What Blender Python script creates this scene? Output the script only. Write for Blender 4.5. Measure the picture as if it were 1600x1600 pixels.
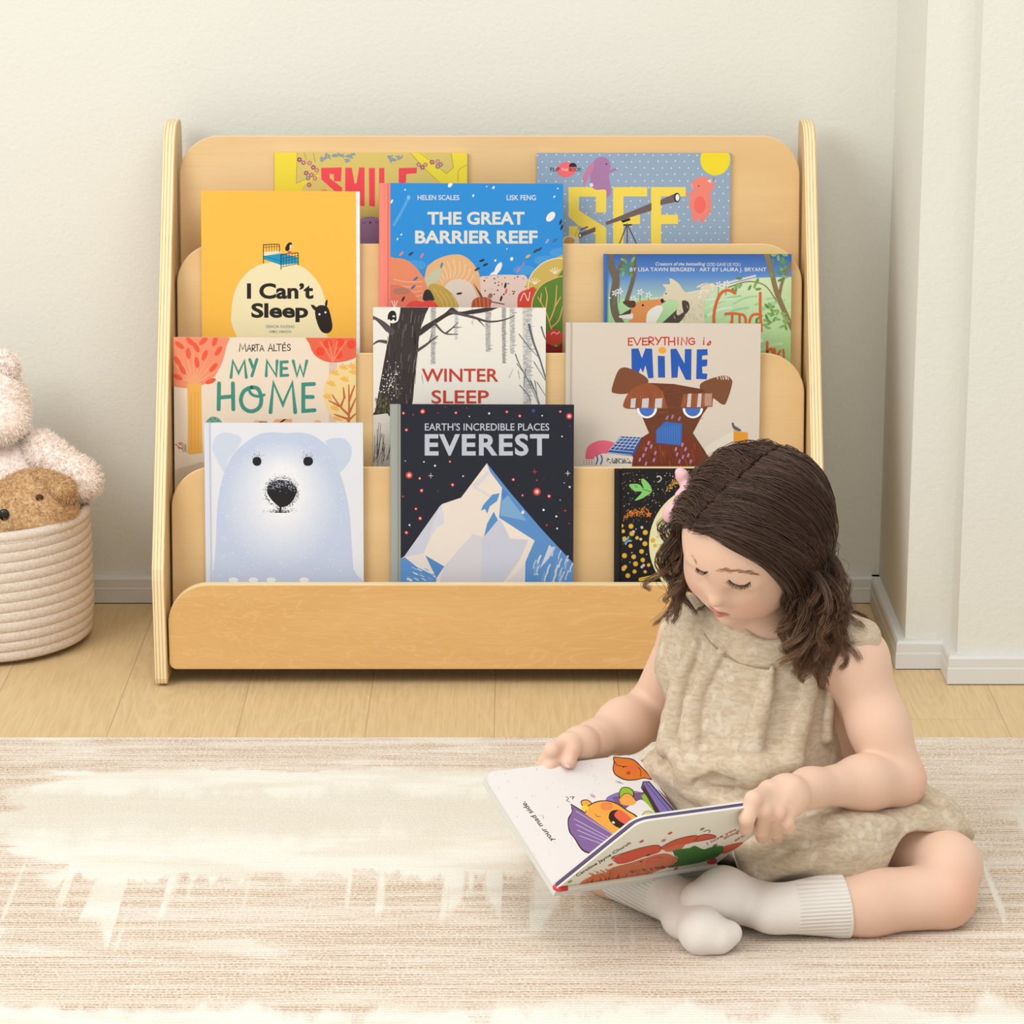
import bpy, bmesh, math, random
import numpy as np
from mathutils import Vector, Matrix, Euler
for _o in list(bpy.data.objects): bpy.data.objects.remove(_o)
SC = bpy.context.scene
COL = SC.collection
PI = math.pi
random.seed(7)
RNG = np.random.default_rng(11)

# ---------------------------------------------------------------- camera
FPX = 4740.0
PITCH = math.radians(15.3)
CAM = np.array([0.0, -3.89, 1.31])
cd = bpy.data.cameras.new('camera'); cam = bpy.data.objects.new('camera', cd); COL.objects.link(cam)
cam.location = CAM; cam.rotation_euler = (PI/2 - PITCH, 0, 0)
cd.sensor_width = 36.0; cd.lens = 36.0*FPX/1600.0; cd.clip_start = 0.05
SC.camera = cam

# ---------------------------------------------------------------- light
W = bpy.data.worlds.new('world'); SC.world = W; W.use_nodes = True
bg = W.node_tree.nodes['Background']; bg.inputs[0].default_value = (1.0, 0.99, 0.97, 1); bg.inputs[1].default_value = 0.80
def area(name, loc, target, size, power, col, sy=None):
    l = bpy.data.lights.new(name, 'AREA'); l.energy = power; l.color = col; l.size = size
    if sy: l.shape = 'RECTANGLE'; l.size_y = sy
    o = bpy.data.objects.new(name, l); COL.objects.link(o); o.location = loc
    o.rotation_euler = (Vector(target)-Vector(loc)).to_track_quat('-Z', 'Y').to_euler()
    return o
area('window_daylight', (-2.3, -2.3, 2.5), (0.1, -0.2, 0.3), 2.0, 70, (1.0, 0.985, 0.96), 2.0)
area('ceiling_light', (0.4, -1.9, 2.7), (0.3, -0.5, 0.2), 1.6, 30, (1.0, 0.96, 0.90), 1.6)
vs = SC.view_settings
vs.view_transform = 'Standard'; vs.look = 'None'; vs.gamma = 1.0; vs.use_curve_mapping = False; vs.exposure = 0.0

# ---------------------------------------------------------------- helpers
FW = np.array([0, math.cos(PITCH), -math.sin(PITCH)]); UP = np.array([0, math.sin(PITCH), math.cos(PITCH)]); RT = np.array([1.0, 0, 0])
def ray(x, y): return FW + RT*(x-800)/FPX + UP*(800-y)/FPX
def atY(x, y, Y): d = ray(x, y); return CAM + d*(Y-CAM[1])/d[1]
def atZ(x, y, Z): d = ray(x, y); return CAM + d*(Z-CAM[2])/d[2]
def onplane(x, y, p, n): d = ray(x, y); return CAM + d*(np.dot(np.asarray(p)-CAM, n)/np.dot(d, n))

ALB = 0.83
def lin(c, k=ALB):
    r = []
    for v in c[:3]:
        v = v/255.0
        v = v/12.92 if v <= 0.04045 else ((v+0.055)/1.055)**2.4
        r.append(min(1.0, v*k))
    return (r[0], r[1], r[2], 1.0)

class G:
    """small node-graph builder"""
    def __init__(s, name, rough=0.6, spec=0.3):
        s.m = bpy.data.materials.new(name); s.m.use_nodes = True; s.nt = s.m.node_tree
        s.b = s.nt.nodes['Principled BSDF']; s.b.inputs['Roughness'].default_value = rough
        s.b.inputs['Specular IOR Level'].default_value = spec
        s._tc = None
    def put(s, sock, v):
        if v is None: return
        if hasattr(v, 'is_output'): s.nt.links.new(v, sock)
        else:
            if isinstance(v, (tuple, list)) and sock.type == 'RGBA' and len(v) == 3: v = (*v, 1)
            sock.default_value = v
    def n(s, t, props=None, **ins):
        nd = s.nt.nodes.new('ShaderNode'+t)
        for k, v in (props or {}).items(): setattr(nd, k, v)
        for k, v in ins.items():
            k2 = int(k[1:]) if k[0] == 'i' and k[1:].isdigit() else k.replace('_', ' ')
            s.put(nd.inputs[k2], v)
        return nd
    def obj(s):
        if s._tc is None: s._tc = s.n('TexCoord').outputs['Object']
        return s._tc
    def map(s, sc=(1, 1, 1), loc=(0, 0, 0), v=None, rot=(0, 0, 0)):
        return s.n('Mapping', i0=v or s.obj(), i1=loc, i2=rot, i3=sc).outputs[0]
    def noise(s, v, scale=5, detail=3, rough=0.5, dist=0.0, out=0):
        return s.n('TexNoise', Vector=v, Scale=scale, Detail=detail, Roughness=rough, Distortion=dist).outputs[out]
    def math(s, op, a, b=None, c=None, clamp=False):
        return s.n('Math', {'operation': op, 'use_clamp': clamp}, i0=a, i1=b, i2=c).outputs[0]
    def ramp(s, v, a, b, lo=0.0, hi=1.0):
        return s.n('MapRange', {'clamp': True, 'interpolation_type': 'SMOOTHSTEP'}, i0=v, i1=a, i2=b, i3=lo, i4=hi).outputs[0]
    def mix(s, f, a, b, blend='MIX'):
        nd = s.n('Mix', {'data_type': 'RGBA', 'blend_type': blend}); s.put(nd.inputs[0], f); s.put(nd.inputs[6], a); s.put(nd.inputs[7], b)
        return nd.outputs[2]
    def sep(s, v): return s.n('SeparateXYZ', i0=v).outputs
    def bump(s, h, strength=0.2, dist=0.01):
        s.put(s.b.inputs['Normal'], s.n('Bump', Strength=strength, Distance=dist, Height=h).outputs[0])
    def color(s, c): s.put(s.b.inputs['Base Color'], c); return s
    def sub(s, w, rad=(0.01, 0.004, 0.002), scale=1.0):
        s.b.inputs['Subsurface Weight'].default_value = w; s.b.inputs['Subsurface Radius'].default_value = rad
        s.b.inputs['Subsurface Scale'].default_value = scale

def plain(name, c, rough=0.6, spec=0.3, k=ALB):
    g = G(name, rough, spec); g.color(lin(c, k)); return g.m

def link(name, me, mats=(), parent=None):
    o = bpy.data.objects.new(name, me); COL.objects.link(o)
    for m in (mats if isinstance(mats, (list, tuple)) else [mats]): me.materials.append(m)
    if parent is not None: o.parent = parent
    return o
def empty(name, loc=(0, 0, 0)):
    o = bpy.data.objects.new(name, None); COL.objects.link(o); o.location = loc; o.empty_display_size = 0.05
    return o
def tag(o, label=None, cat=None, group=None, kind=None):
    if label: o['label'] = label
    if cat: o['category'] = cat
    if group: o['group'] = group
    if kind: o['kind'] = kind
    return o
def mesh(name, vs_, fs, mats=(), parent=None, smooth=False, origin=None):
    me = bpy.data.meshes.new(name)
    vs_ = np.asarray(vs_, float)
    if origin is not None: vs_ = vs_ - np.asarray(origin, float)
    me.from_pydata([tuple(v) for v in vs_], [], [tuple(f) for f in fs])
    if smooth: me.polygons.foreach_set('use_smooth', [True]*len(me.polygons))
    o = link(name, me, mats, parent)
    if origin is not None: o.location = origin
    return o
def bevel(o, w, seg=2, ang=0.6):
    m = o.modifiers.new('bevel', 'BEVEL'); m.width = w; m.segments = seg; m.limit_method = 'ANGLE'; m.angle_limit = ang
    return o
def box_vf(x0, x1, y0, y1, z0, z1):
    v = [(x0, y0, z0), (x1, y0, z0), (x1, y1, z0), (x0, y1, z0), (x0, y0, z1), (x1, y0, z1), (x1, y1, z1), (x0, y1, z1)]
    f = [(0, 3, 2, 1), (4, 5, 6, 7), (0, 1, 5, 4), (1, 2, 6, 5), (2, 3, 7, 6), (3, 0, 4, 7)]
    return v, f
def box(name, x0, x1, y0, y1, z0, z1, m, parent=None, bv=0.0, origin=None):
    v, f = box_vf(x0, x1, y0, y1, z0, z1)
    o = mesh(name, v, f, m, parent, origin=origin)
    if bv: bevel(o, bv)
    return o
def extrude_outline(name, pts2, to3, depth, mats, parent=None, smooth=False):
    """pts2: outline; to3(u,v,d) -> xyz; first slot = faces, second slot = edge"""
    n = len(pts2)
    v = [to3(u, w, 0.0) for u, w in pts2] + [to3(u, w, depth) for u, w in pts2]
    f = [tuple(range(n)), tuple(range(2*n-1, n-1, -1))] + [(i, i+n, (i+1) % n+n, (i+1) % n) for i in range(n)]
    o = mesh(name, v, f, mats, parent)
    bm = bmesh.new(); bm.from_mesh(o.data); bmesh.ops.recalc_face_normals(bm, faces=bm.faces); bm.to_mesh(o.data); bm.free()
    if len(o.data.materials) > 1:
        for p in o.data.polygons: p.material_index = 0 if len(p.vertices) > 4 else 1
    return o
def rounded(x0, x1, y0, y1, r, seg=10):
    """rounded rectangle, r = (bl, br, tr, tl)"""
    out = []
    for (cx, cy, a0, rr) in ((x0, y0, PI, r[0]), (x1, y0, 1.5*PI, r[1]), (x1, y1, 0, r[2]), (x0, y1, 0.5*PI, r[3])):
        sx = 1 if cx == x0 else -1; sy = 1 if cy == y0 else -1
        c = (cx+sx*rr, cy+sy*rr)
        k = seg if rr > 0.004 else 3
        for i in range(k+1):
            a = a0+0.5*PI*i/k
            out.append((c[0]+rr*math.cos(a), c[1]+rr*math.sin(a)))
    return out

# ---------------------------------------------------------------- materials
def wood_face(name, flame, c1=(234, 200, 147), c2=(226, 187, 130), c3=(243, 211, 162)):
    g = G(name, 0.42, 0.35)
    big = g.noise(g.map((1.2, 1, 6.0)), 2.2, 2, 0.5, 0.4)
    fine = g.noise(g.map((3.0, 1, 90.0)), 4.0, 3, 0.6)
    fib = g.noise(g.map((18.0, 1, 700.0)), 3.0, 2, 0.6)
    c = g.mix(g.ramp(big, 0.3, 0.7), lin(c1), lin(c2))
    c = g.mix(g.math('MULTIPLY', g.ramp(fine, 0.45, 0.75), 0.45), c, lin(c2))
    c = g.mix(g.math('MULTIPLY', g.ramp(fib, 0.4, 0.8), 0.22), c, lin(c3))
    if flame:
        h = g.noise(g.map((2.0, 1, 9.0)), 2.2, 3, 0.55, 0.8)
        w = g.math('SINE', g.math('MULTIPLY', h, 95.0))
        c = g.mix(g.math('MULTIPLY', g.ramp(w, 0.80, 1.0), 0.38), c, lin(c3))
        c = g.mix(g.math('MULTIPLY', g.ramp(w, -0.6, -1.0), 0.12), c, lin((214, 166, 104)))
    g.color(c); g.bump(fine, 0.04, 0.002)
    return g.m
M_WOOD = wood_face('birch_veneer', False)
M_WOODF = wood_face('birch_veneer_flame', True, (232, 187, 122), (226, 177, 110), (240, 203, 146))
g = G('birch_board_edge', 0.5, 0.3)
g.color(g.mix(g.ramp(g.noise(g.map((4, 300, 300)), 3, 2), .4, .7), lin((248, 228, 184)), lin((240, 214, 160)))); M_WOODE = g.m
g = G('plywood_layers', 0.5, 0.3)        # layers across the thickness (object X)
sx = g.sep(g.obj())[0]
wob = g.noise(g.map((20, 3, 3)), 4, 2)
ph = g.math('ADD', g.math('MULTIPLY', sx, 2*PI/0.0044), g.math('MULTIPLY', wob, 1.2))
w = g.math('SINE', ph)
c = g.mix(g.ramp(w, 0.15, 0.9), lin((250, 232, 190)), lin((226, 192, 136)))
dk = g.math('MULTIPLY', g.ramp(w, 0.93, 1.0), g.ramp(g.noise(g.map((60, 6, 6)), 6, 2), 0.52, 0.62))
c = g.mix(g.math('MULTIPLY', dk, 0.7), c, lin((150, 108, 66)))
g.color(c); M_PLY = g.m

g = G('painted_plaster', 0.85, 0.2)
v = g.obj()
c = g.mix(g.ramp(g.noise(v, 1.3, 2), 0.3, 0.7), lin((232, 232, 224), .87), lin((229, 229, 220), .87))
g.color(c); g.bump(g.noise(v, 150, 4, 0.6), 0.22, 0.004); M_WALL = g.m
g = G('white_skirting_paint', 0.45, 0.4); g.color(lin((228, 228, 226)))
g.bump(g.noise(g.map((2, 2, 30)), 30, 2), 0.05, 0.002); M_SKIRT = g.m
M_GAP = plain('dark_joint', (92, 84, 76), 0.9, 0.0)

g = G('oak_laminate', 0.48, 0.35)
x, y, z = g.sep(g.obj())
PW = 0.1665; PX0 = -0.190
u = g.math('DIVIDE', g.math('SUBTRACT', x, PX0), PW)
idx = g.math('FLOOR', u); fu = g.math('FRACT', u)
rnd = g.n('TexWhiteNoise', {'noise_dimensions': '1D'}, W=idx).outputs[0]
vv = g.math('ADD', g.math('DIVIDE', y, 4.0), g.math('MULTIPLY', rnd, 7.3))
fv = g.math('FRACT', vv)
rnd2 = g.n('TexWhiteNoise', {'noise_dimensions': '2D'}, Vector=g.n('CombineXYZ', i0=idx, i1=g.math('FLOOR', vv)).outputs[0]).outputs[0]
off = g.n('CombineXYZ', i0=g.math('MULTIPLY', rnd2, 13.0), i1=g.math('MULTIPLY', rnd2, 29.0)).outputs[0]
vec = g.n('VectorMath', {'operation': 'ADD'}, i0=g.obj(), i1=off).outputs[0]
grain = g.noise(g.map((60, 2.4, 1), v=vec), 4, 5, 0.62, 0.3)
cath = g.noise(g.map((7, 0.9, 1), v=vec), 2.0, 2, 0.5, 0.5)
rings = g.math('SINE', g.math('MULTIPLY', cath, 70.0))
pores = g.noise(g.map((380, 11, 1), v=vec), 3, 2, 0.6)
c = g.mix(g.ramp(grain, .35, .7), lin((229, 203, 157)), lin((215, 186, 137)))
c = g.mix(g.math('MULTIPLY', g.ramp(rings, .5, 1.0), .35), c, lin((238, 212, 166)))
c = g.mix(g.math('MULTIPLY', g.ramp(pores, .5, .75), .35), c, lin((200, 166, 118)))
c = g.mix(g.math('MULTIPLY', rnd2, .22), c, lin((222, 190, 138)))
seam = g.math('MAXIMUM', g.math('MULTIPLY', g.math('COMPARE', fu, 0.0, 0.007), 1.0), g.math('COMPARE', fv, 0.0, 0.00025))
c = g.mix(g.math('MULTIPLY', seam, 0.75), c, lin((168, 142, 112)))
g.color(c); g.bump(g.math('SUBTRACT', pores, g.math('MULTIPLY', seam, 2.0)), 0.08, 0.001); M_FLOOR = g.m

# rug: woven, distressed bands across the width
g = G('distressed_woven_rug', 0.95, 0.1)
x, y, z = g.sep(g.obj())
vw = g.obj()
tuft = g.noise(g.map((330, 420, 1)), 1.0, 2, 0.65)
row = g.math('SINE', g.math('ADD', g.math('MULTIPLY', y, 2*PI/.0062), g.math('MULTIPLY', g.noise(g.map((9, 9, 1)), 1.0, 2), 9.0)))
weft = g.noise(g.map((16, 260, 1)), 1.0, 3, 0.7)
streak = g.noise(g.map((2.2, 60, 1)), 1.0, 4, 0.7)
blot = g.noise(g.map((3.0, 7.0, 1), (3, 1, 0)), 1.0, 4, 0.6)
warp = g.noise(g.map((24, 2.4, 1), (5, 2, 0)), 1.0, 3, 0.55)
edge = g.noise(g.map((15, 2.0, 1), (1, 8, 0)), 1.0, 4, 0.6)
wob = g.math('ADD', g.math('MULTIPLY', g.math('SUBTRACT', edge, .5), .16), g.math('MULTIPLY', g.math('SUBTRACT', warp, .5), .13))
yy = g.math('ADD', y, wob)
top = g.math('ADD', y, g.math('MULTIPLY', g.math('SUBTRACT', edge, .5), .06))
# pale field: upper band fading to the right side, fingers reach down, and the lower edge
band = g.math('MULTIPLY', g.ramp(yy, -0.70, -0.675), g.ramp(top, -0.34, -0.355))
xr = g.math('ADD', x, g.math('MULTIPLY', g.math('SUBTRACT', blot, .5), .5))
band = g.math('MULTIPLY', band, g.math('MULTIPLY', g.ramp(xr, -0.60, -0.55), g.ramp(xr, 0.46, 0.36)))
low = g.ramp(yy, -1.03, -1.07)
colm = g.noise(g.map((30, .5, 1), (2, 0, 0)), 1.0, 2, .6)
len_ = g.noise(g.map((13, 0, 1), (7, 0, 0)), 1.0, 1)
fing = g.math('MULTIPLY', g.ramp(colm, .54, .60), g.math('MULTIPLY', g.ramp(g.math('ADD', y, g.math('MULTIPLY', g.math('SUBTRACT', len_, .5), .5)), -0.84, -0.80), g.ramp(top, -.40, -.5)))
patch = g.math('MULTIPLY', g.ramp(blot, .56, .66), 0.75)
pale = g.math('MAXIMUM', g.math('MAXIMUM', band, low), g.math('MAXIMUM', fing, patch))
tone = g.math('ADD', g.math('MULTIPLY', streak, .75), g.math('MULTIPLY', weft, .45))
tone = g.ramp(tone, .47, .74)
brown = g.math('MULTIPLY', tone, g.math('SUBTRACT', 1.0, pale))
cream = g.mix(g.ramp(g.noise(g.map((5, 22, 1), (9, 4, 0)), 1.0, 3), .42, .62), lin((251, 247, 236)), lin((241, 234, 218)))
cream = g.mix(g.math('MULTIPLY', g.math('MULTIPLY', g.ramp(yy, -.40, -.45), g.ramp(yy, -.60, -.52)), .75), cream, lin((232, 225, 207)))
c = g.mix(g.math('MULTIPLY', g.math('SUBTRACT', 1.0, pale), .55), cream, lin((243, 226, 210)))
spk = g.math('ADD', g.math('MULTIPLY', tuft, .9), g.math('MULTIPLY', row, .13))
c = g.mix(g.math('MULTIPLY', brown, .62), c, lin((214, 186, 158)))
c = g.mix(g.math('MULTIPLY', g.math('MULTIPLY', g.math('ADD', g.math('MULTIPLY', brown, .75), g.math('MULTIPLY', g.math('SUBTRACT', 1.0, pale), .2)), g.ramp(spk, .45, .60)), .95), c, lin((177, 138, 106)))
c = g.mix(g.math('MULTIPLY', g.ramp(tuft, .52, .36), .6), c, lin((250, 245, 235)))
g.color(c)
g.bump(g.math('ADD', tuft, g.math('ADD', g.math('MULTIPLY', weft, .5), g.math('MULTIPLY', row, .15))), 0.5, 0.004); M_RUG = g.m

g = G('printed_cover', 0.5, 0.2)
a = g.n('Attribute', {'attribute_name': 'ink'}).outputs['Color']
g.color(a); g.bump(g.noise(g.obj(), 300, 2), .04, .001); M_PRINT = g.m
g = G('paper_edges', 0.8, 0.1); g.color(g.mix(g.ramp(g.noise(g.map((3, 900, 3)), 1.0, 2), .4, .7), lin((250, 249, 247)), lin((240, 238, 234)))); M_PAPER = g.m

# ---------------------------------------------------------------- room
def struct(o): o['kind'] = 'structure'; return o
YW = 0.40
struct(box('floor', -3.0, 3.0, -6.0, 0.6, -0.05, 0.0, M_FLOOR))
struct(box('wall_back', -3.0, 3.0, YW, YW+0.1, 0, 2.6, M_WALL))
XS = 0.541
struct(box('wall_right', XS, 3.0, 0.09, YW, 0, 2.6, M_WALL))                 # boxed-out part beside the shelf
struct(box('wall_front', 0.603, 3.0, 0.024, 0.09, 0, 2.6, M_WALL))
def skirt(name, pts, t=0.014, h=0.041):
    """profiled skirting swept along a polyline on the floor; pts run along the wall face, room on the right-hand side"""
    prof = [(0, 0.0015), (t, 0.0015), (t, h*0.56), (t*0.95, h*0.60), (t*0.95, h*0.9), (t*0.8, h), (0, h)]
    pts = [np.array(p, float) for p in pts]; n = len(pts); v = []; f = []
    nrm = [np.array([(b-a)[1], -(b-a)[0]])/np.linalg.norm(b-a) for a, b in zip(pts, pts[1:])]
    for i, p in enumerate(pts):
        if i == 0: d = nrm[0]
        elif i == n-1: d = nrm[-1]
        else: d = (nrm[i-1]+nrm[i]); d = d/max(0.2, (d @ nrm[i]))
        for o_, hh in prof: v.append((p[0]+d[0]*o_, p[1]+d[1]*o_, hh))
    k = len(prof)
    for i in range(n-1):
        for j in range(k): f.append((i*k+j, (i+1)*k+j, (i+1)*k+(j+1) % k, i*k+(j+1) % k))
    f += [tuple(range(k-1, -1, -1)), tuple((n-1)*k+j for j in range(k))]
    return struct(mesh(name, v, f, M_SKIRT))
skirt('baseboard_back', [(-3.0, YW), (XS+.013, YW)])
skirt('baseboard_right', [(XS, YW-.001), (XS, 0.09), (0.603, 0.09), (0.603, 0.024), (3.0, 0.024)])

# ---------------------------------------------------------------- bookshelf
SX = -0.031; HW = 0.451; T = 0.017
shelf = tag(empty('bookshelf', (SX, 0.19, 0)), 'low birch plywood display bookshelf with four tiers of front-facing books against the wall', 'bookshelf')
def side_outline():
    p = [(0.003, 0.004), (0.0, 0.012), (0.0, 0.150), (0.003, 0.165)]
    a = math.atan2(0.72-0.158, 0.293)          # slope
    x1, z1 = 0.293, 0.72
    r = 0.030
    # rounded top between slope and top, then top and back
    q = (x1-r*0.9*math.cos(a), z1-r*0.9*math.sin(a)-0.004)
    p.append(q)
    for i in range(1, 9):
        t = i/8; b = (1-t)**2; c_ = 2*t*(1-t); d = t*t
        p.append((b*q[0]+c_*(x1+0.004)+d*(x1+0.036), b*q[1]+c_*z1+d*z1))
    for i in range(0, 7):
        t = i/6*PI/2
        p.append((0.352+0.02*math.sin(t), 0.70+0.02*math.cos(t)))
    p += [(0.372, 0.012), (0.369, 0.004)]
    return p
OUT = side_outline()
for s in (-1, 1):
    def to3(u, w, d, s=s): return (s*(HW-T)+s*d, u-0.19, w)
    o = extrude_outline('side_panel', OUT, to3, T, [M_WOOD, M_PLY], shelf)
    bevel(o, 0.0018, 2, 0.9)
    for yy in (0.02, 0.34):
        box('foot_pad', min(s*(HW-T+.004), s*(HW-.004)), max(s*(HW-T+.004), s*(HW-.004)), yy-0.19, yy+0.02-0.19, 0.0, 0.0045, M_GAP, o)
    for k, (yy, zz) in enumerate(((0.03, 0.09), (0.095, 0.22), (0.17, 0.36), (0.24, 0.50), (0.31, 0.63))):
        n = 12; xx = s*(HW+0.0003)
        vv_ = [(xx, yy-0.19+0.004*math.cos(i*2*PI/n), zz+0.004*math.sin(i*2*PI/n)) for i in range(n)] + [(xx-s*0.001, yy-0.19+0.004*math.cos(i*2*PI/n), zz+0.004*math.sin(i*2*PI/n)) for i in range(n)]
        ff = [tuple(range(n)) if s > 0 else tuple(range(n-1, -1, -1))] + [(i, i+n, (i+1) % n+n, (i+1) % n) for i in range(n)]
        mesh('screw_cap', vv_, ff, M_WOODE, o)
SLN = np.array([0, 1, -0.521]); SL0 = (0, 0.02, 0.158)
TILT = math.radians(9.0)
BT = 0.012; BW = 0.4305
DOWN = np.array([0, -math.sin(TILT), -math.cos(TILT)])      # down along a leaning board
NRM = np.array([0, -math.cos(TILT), math.sin(TILT)])        # towards the viewer
boards = []
for k, (ytop, hgt) in enumerate(((212, 0.215), (381, 0.205), (552, 0.205), (730, 0.205))):
    topf = onplane(765, ytop, SL0, SLN); topf[0] = SX
    def to3(u, w, d, topf=topf):
        q = topf + np.array([u, 0, 0]) - DOWN*(w) - NRM*d
        return (q[0]-SX, q[1]-0.19, q[2])
    o = extrude_outline('back_panel' if k == 0 else 'tier_panel', rounded(-BW, BW, -hgt, 0, (0.004, 0.004, 0.055, 0.055), 14), to3, BT, [M_WOOD, M_WOODE], shelf)
    bevel(o, 0.0015, 2, 0.9)
    boards.append((topf, hgt))
# front board, upright
FY = 0.006
fz0, fz1 = atY(700, 1046, FY)[2], atY(700, 914, FY)[2]
o = extrude_outline('front_panel', rounded(-BW-0.001, BW+0.001, fz0, fz1, (0.010, 0.010, 0.055, 0.055), 14), lambda u, w, d: (u, FY+d-0.19, w), 0.015, [M_WOODF, M_WOODE], shelf)
bevel(o, 0.0015, 2, 0.9)
# trays the books stand on
trays = []
tops = [b[0] for b in boards[1:]] + [np.array([SX, FY, fz1])]
for k in range(4):
    zt = tops[k][2]-0.047
    bk = boards[k][0]; l = (bk[2]-zt)/math.cos(TILT); yb = bk[1]-l*math.sin(TILT)
    if k < 3:
        l2 = 0.047/math.cos(TILT); yf = tops[k][1]-l2*math.sin(TILT)+BT/math.cos(TILT)
    else: yf = FY+0.015
    box('tray', -BW, BW, yf-0.19, yb-0.19-0.0005, zt-0.010, zt, M_WOOD, shelf)
    trays.append((zt, yf, yb))

# ---------------------------------------------------------------- flat artwork on covers
def srgb(c): return c
_fc = {}
def font_mesh(s, bold=0.0, shear=0.0, space=1.0):
    key = (s, bold, shear, space)
    if key in _fc: return _fc[key]
    cu = bpy.data.curves.new('lettering', 'FONT'); cu.body = s; cu.size = 1; cu.offset = bold; cu.shear = shear; cu.space_character = space
    cu.resolution_u = 4
    o = bpy.data.objects.new('lettering', cu); COL.objects.link(o)
    bpy.context.view_layer.update()
    me = bpy.data.meshes.new_from_object(o.evaluated_get(bpy.context.evaluated_depsgraph_get()))
    v = np.array([tuple(q.co) for q in me.vertices])[:, :2]; f = [tuple(p.vertices) for p in me.polygons]
    bpy.data.objects.remove(o); bpy.data.curves.remove(cu); bpy.data.meshes.remove(me)
    mn = v.min(0); mx = v.max(0)
    v = (v-mn)/(mx-mn)
    _fc[key] = (v, f); return _fc[key]

# hand-drawn capitals as strokes in a unit box
ST = {'M': [[(0, 0), (.12, 1), (.5, .25), (.88, 1), (1, 0)]], 'A': [[(0, 0), (.5, 1), (1, 0)], [(.2, .35), (.82, .35)]],
 'R': [[(0, 0), (0, 1), (.7, .95), (.85, .72), (.6, .5), (.05, .45), (.95, 0)]], 'T': [[(0, 1), (1, 1)], [(.5, 1), (.5, 0)]],
 'L': [[(0, 1), (0, 0), (.9, .02)]], 'E': [[(.95, 1), (0, .98), (0, 0), (1, .03)], [(0, .52), (.85, .52)]],
 'e': [[(.95, 1), (0, .98), (0, 0), (1, .03)], [(0, .52), (.85, .52)], [(.4, 1.18), (.75, 1.4)]],
 'S': [[(.9, .85), (.5, 1), (.1, .8), (.25, .55), (.8, .42), (.9, .18), (.5, 0), (.05, .12)]],
 'Y': [[(0, 1), (.45, .5)], [(1, 1), (.3, 0)]], 'N': [[(0, 0), (.08, 1), (.92, 0), (1, 1)]],
 'W': [[(0, 1), (.28, 0), (.5, .7), (.75, 0), (1, 1)]], 'H': [[(.03, 1), (0, 0)], [(.97, 1), (1, 0)], [(0, .45), (1, .5)]],
 'O': [[(.5, .95), (.15, .8), (0, .45), (.15, .12), (.5, 0), (.85, .15), (.95, .5), (.8, .88), (.5, .95)]],
 'V': [[(0, 1), (.5, 0), (1, 1)]], 'G': [[(.9, .85), (.5, 1), (.12, .8), (0, .45), (.2, .08), (.6, 0), (.95, .2), (.95, .48), (.55, .48)]],
 'I': [[(.5, 1), (.5, 0)]], 'i': [[(.55, .62), (.4, .05), (.65, .12)], [(.6, .9), (.62, .94)]],
 's': [[(.1, .1), (.75, .75), (.8, .3), (.4, 0), (.15, .2)]]}

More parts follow.
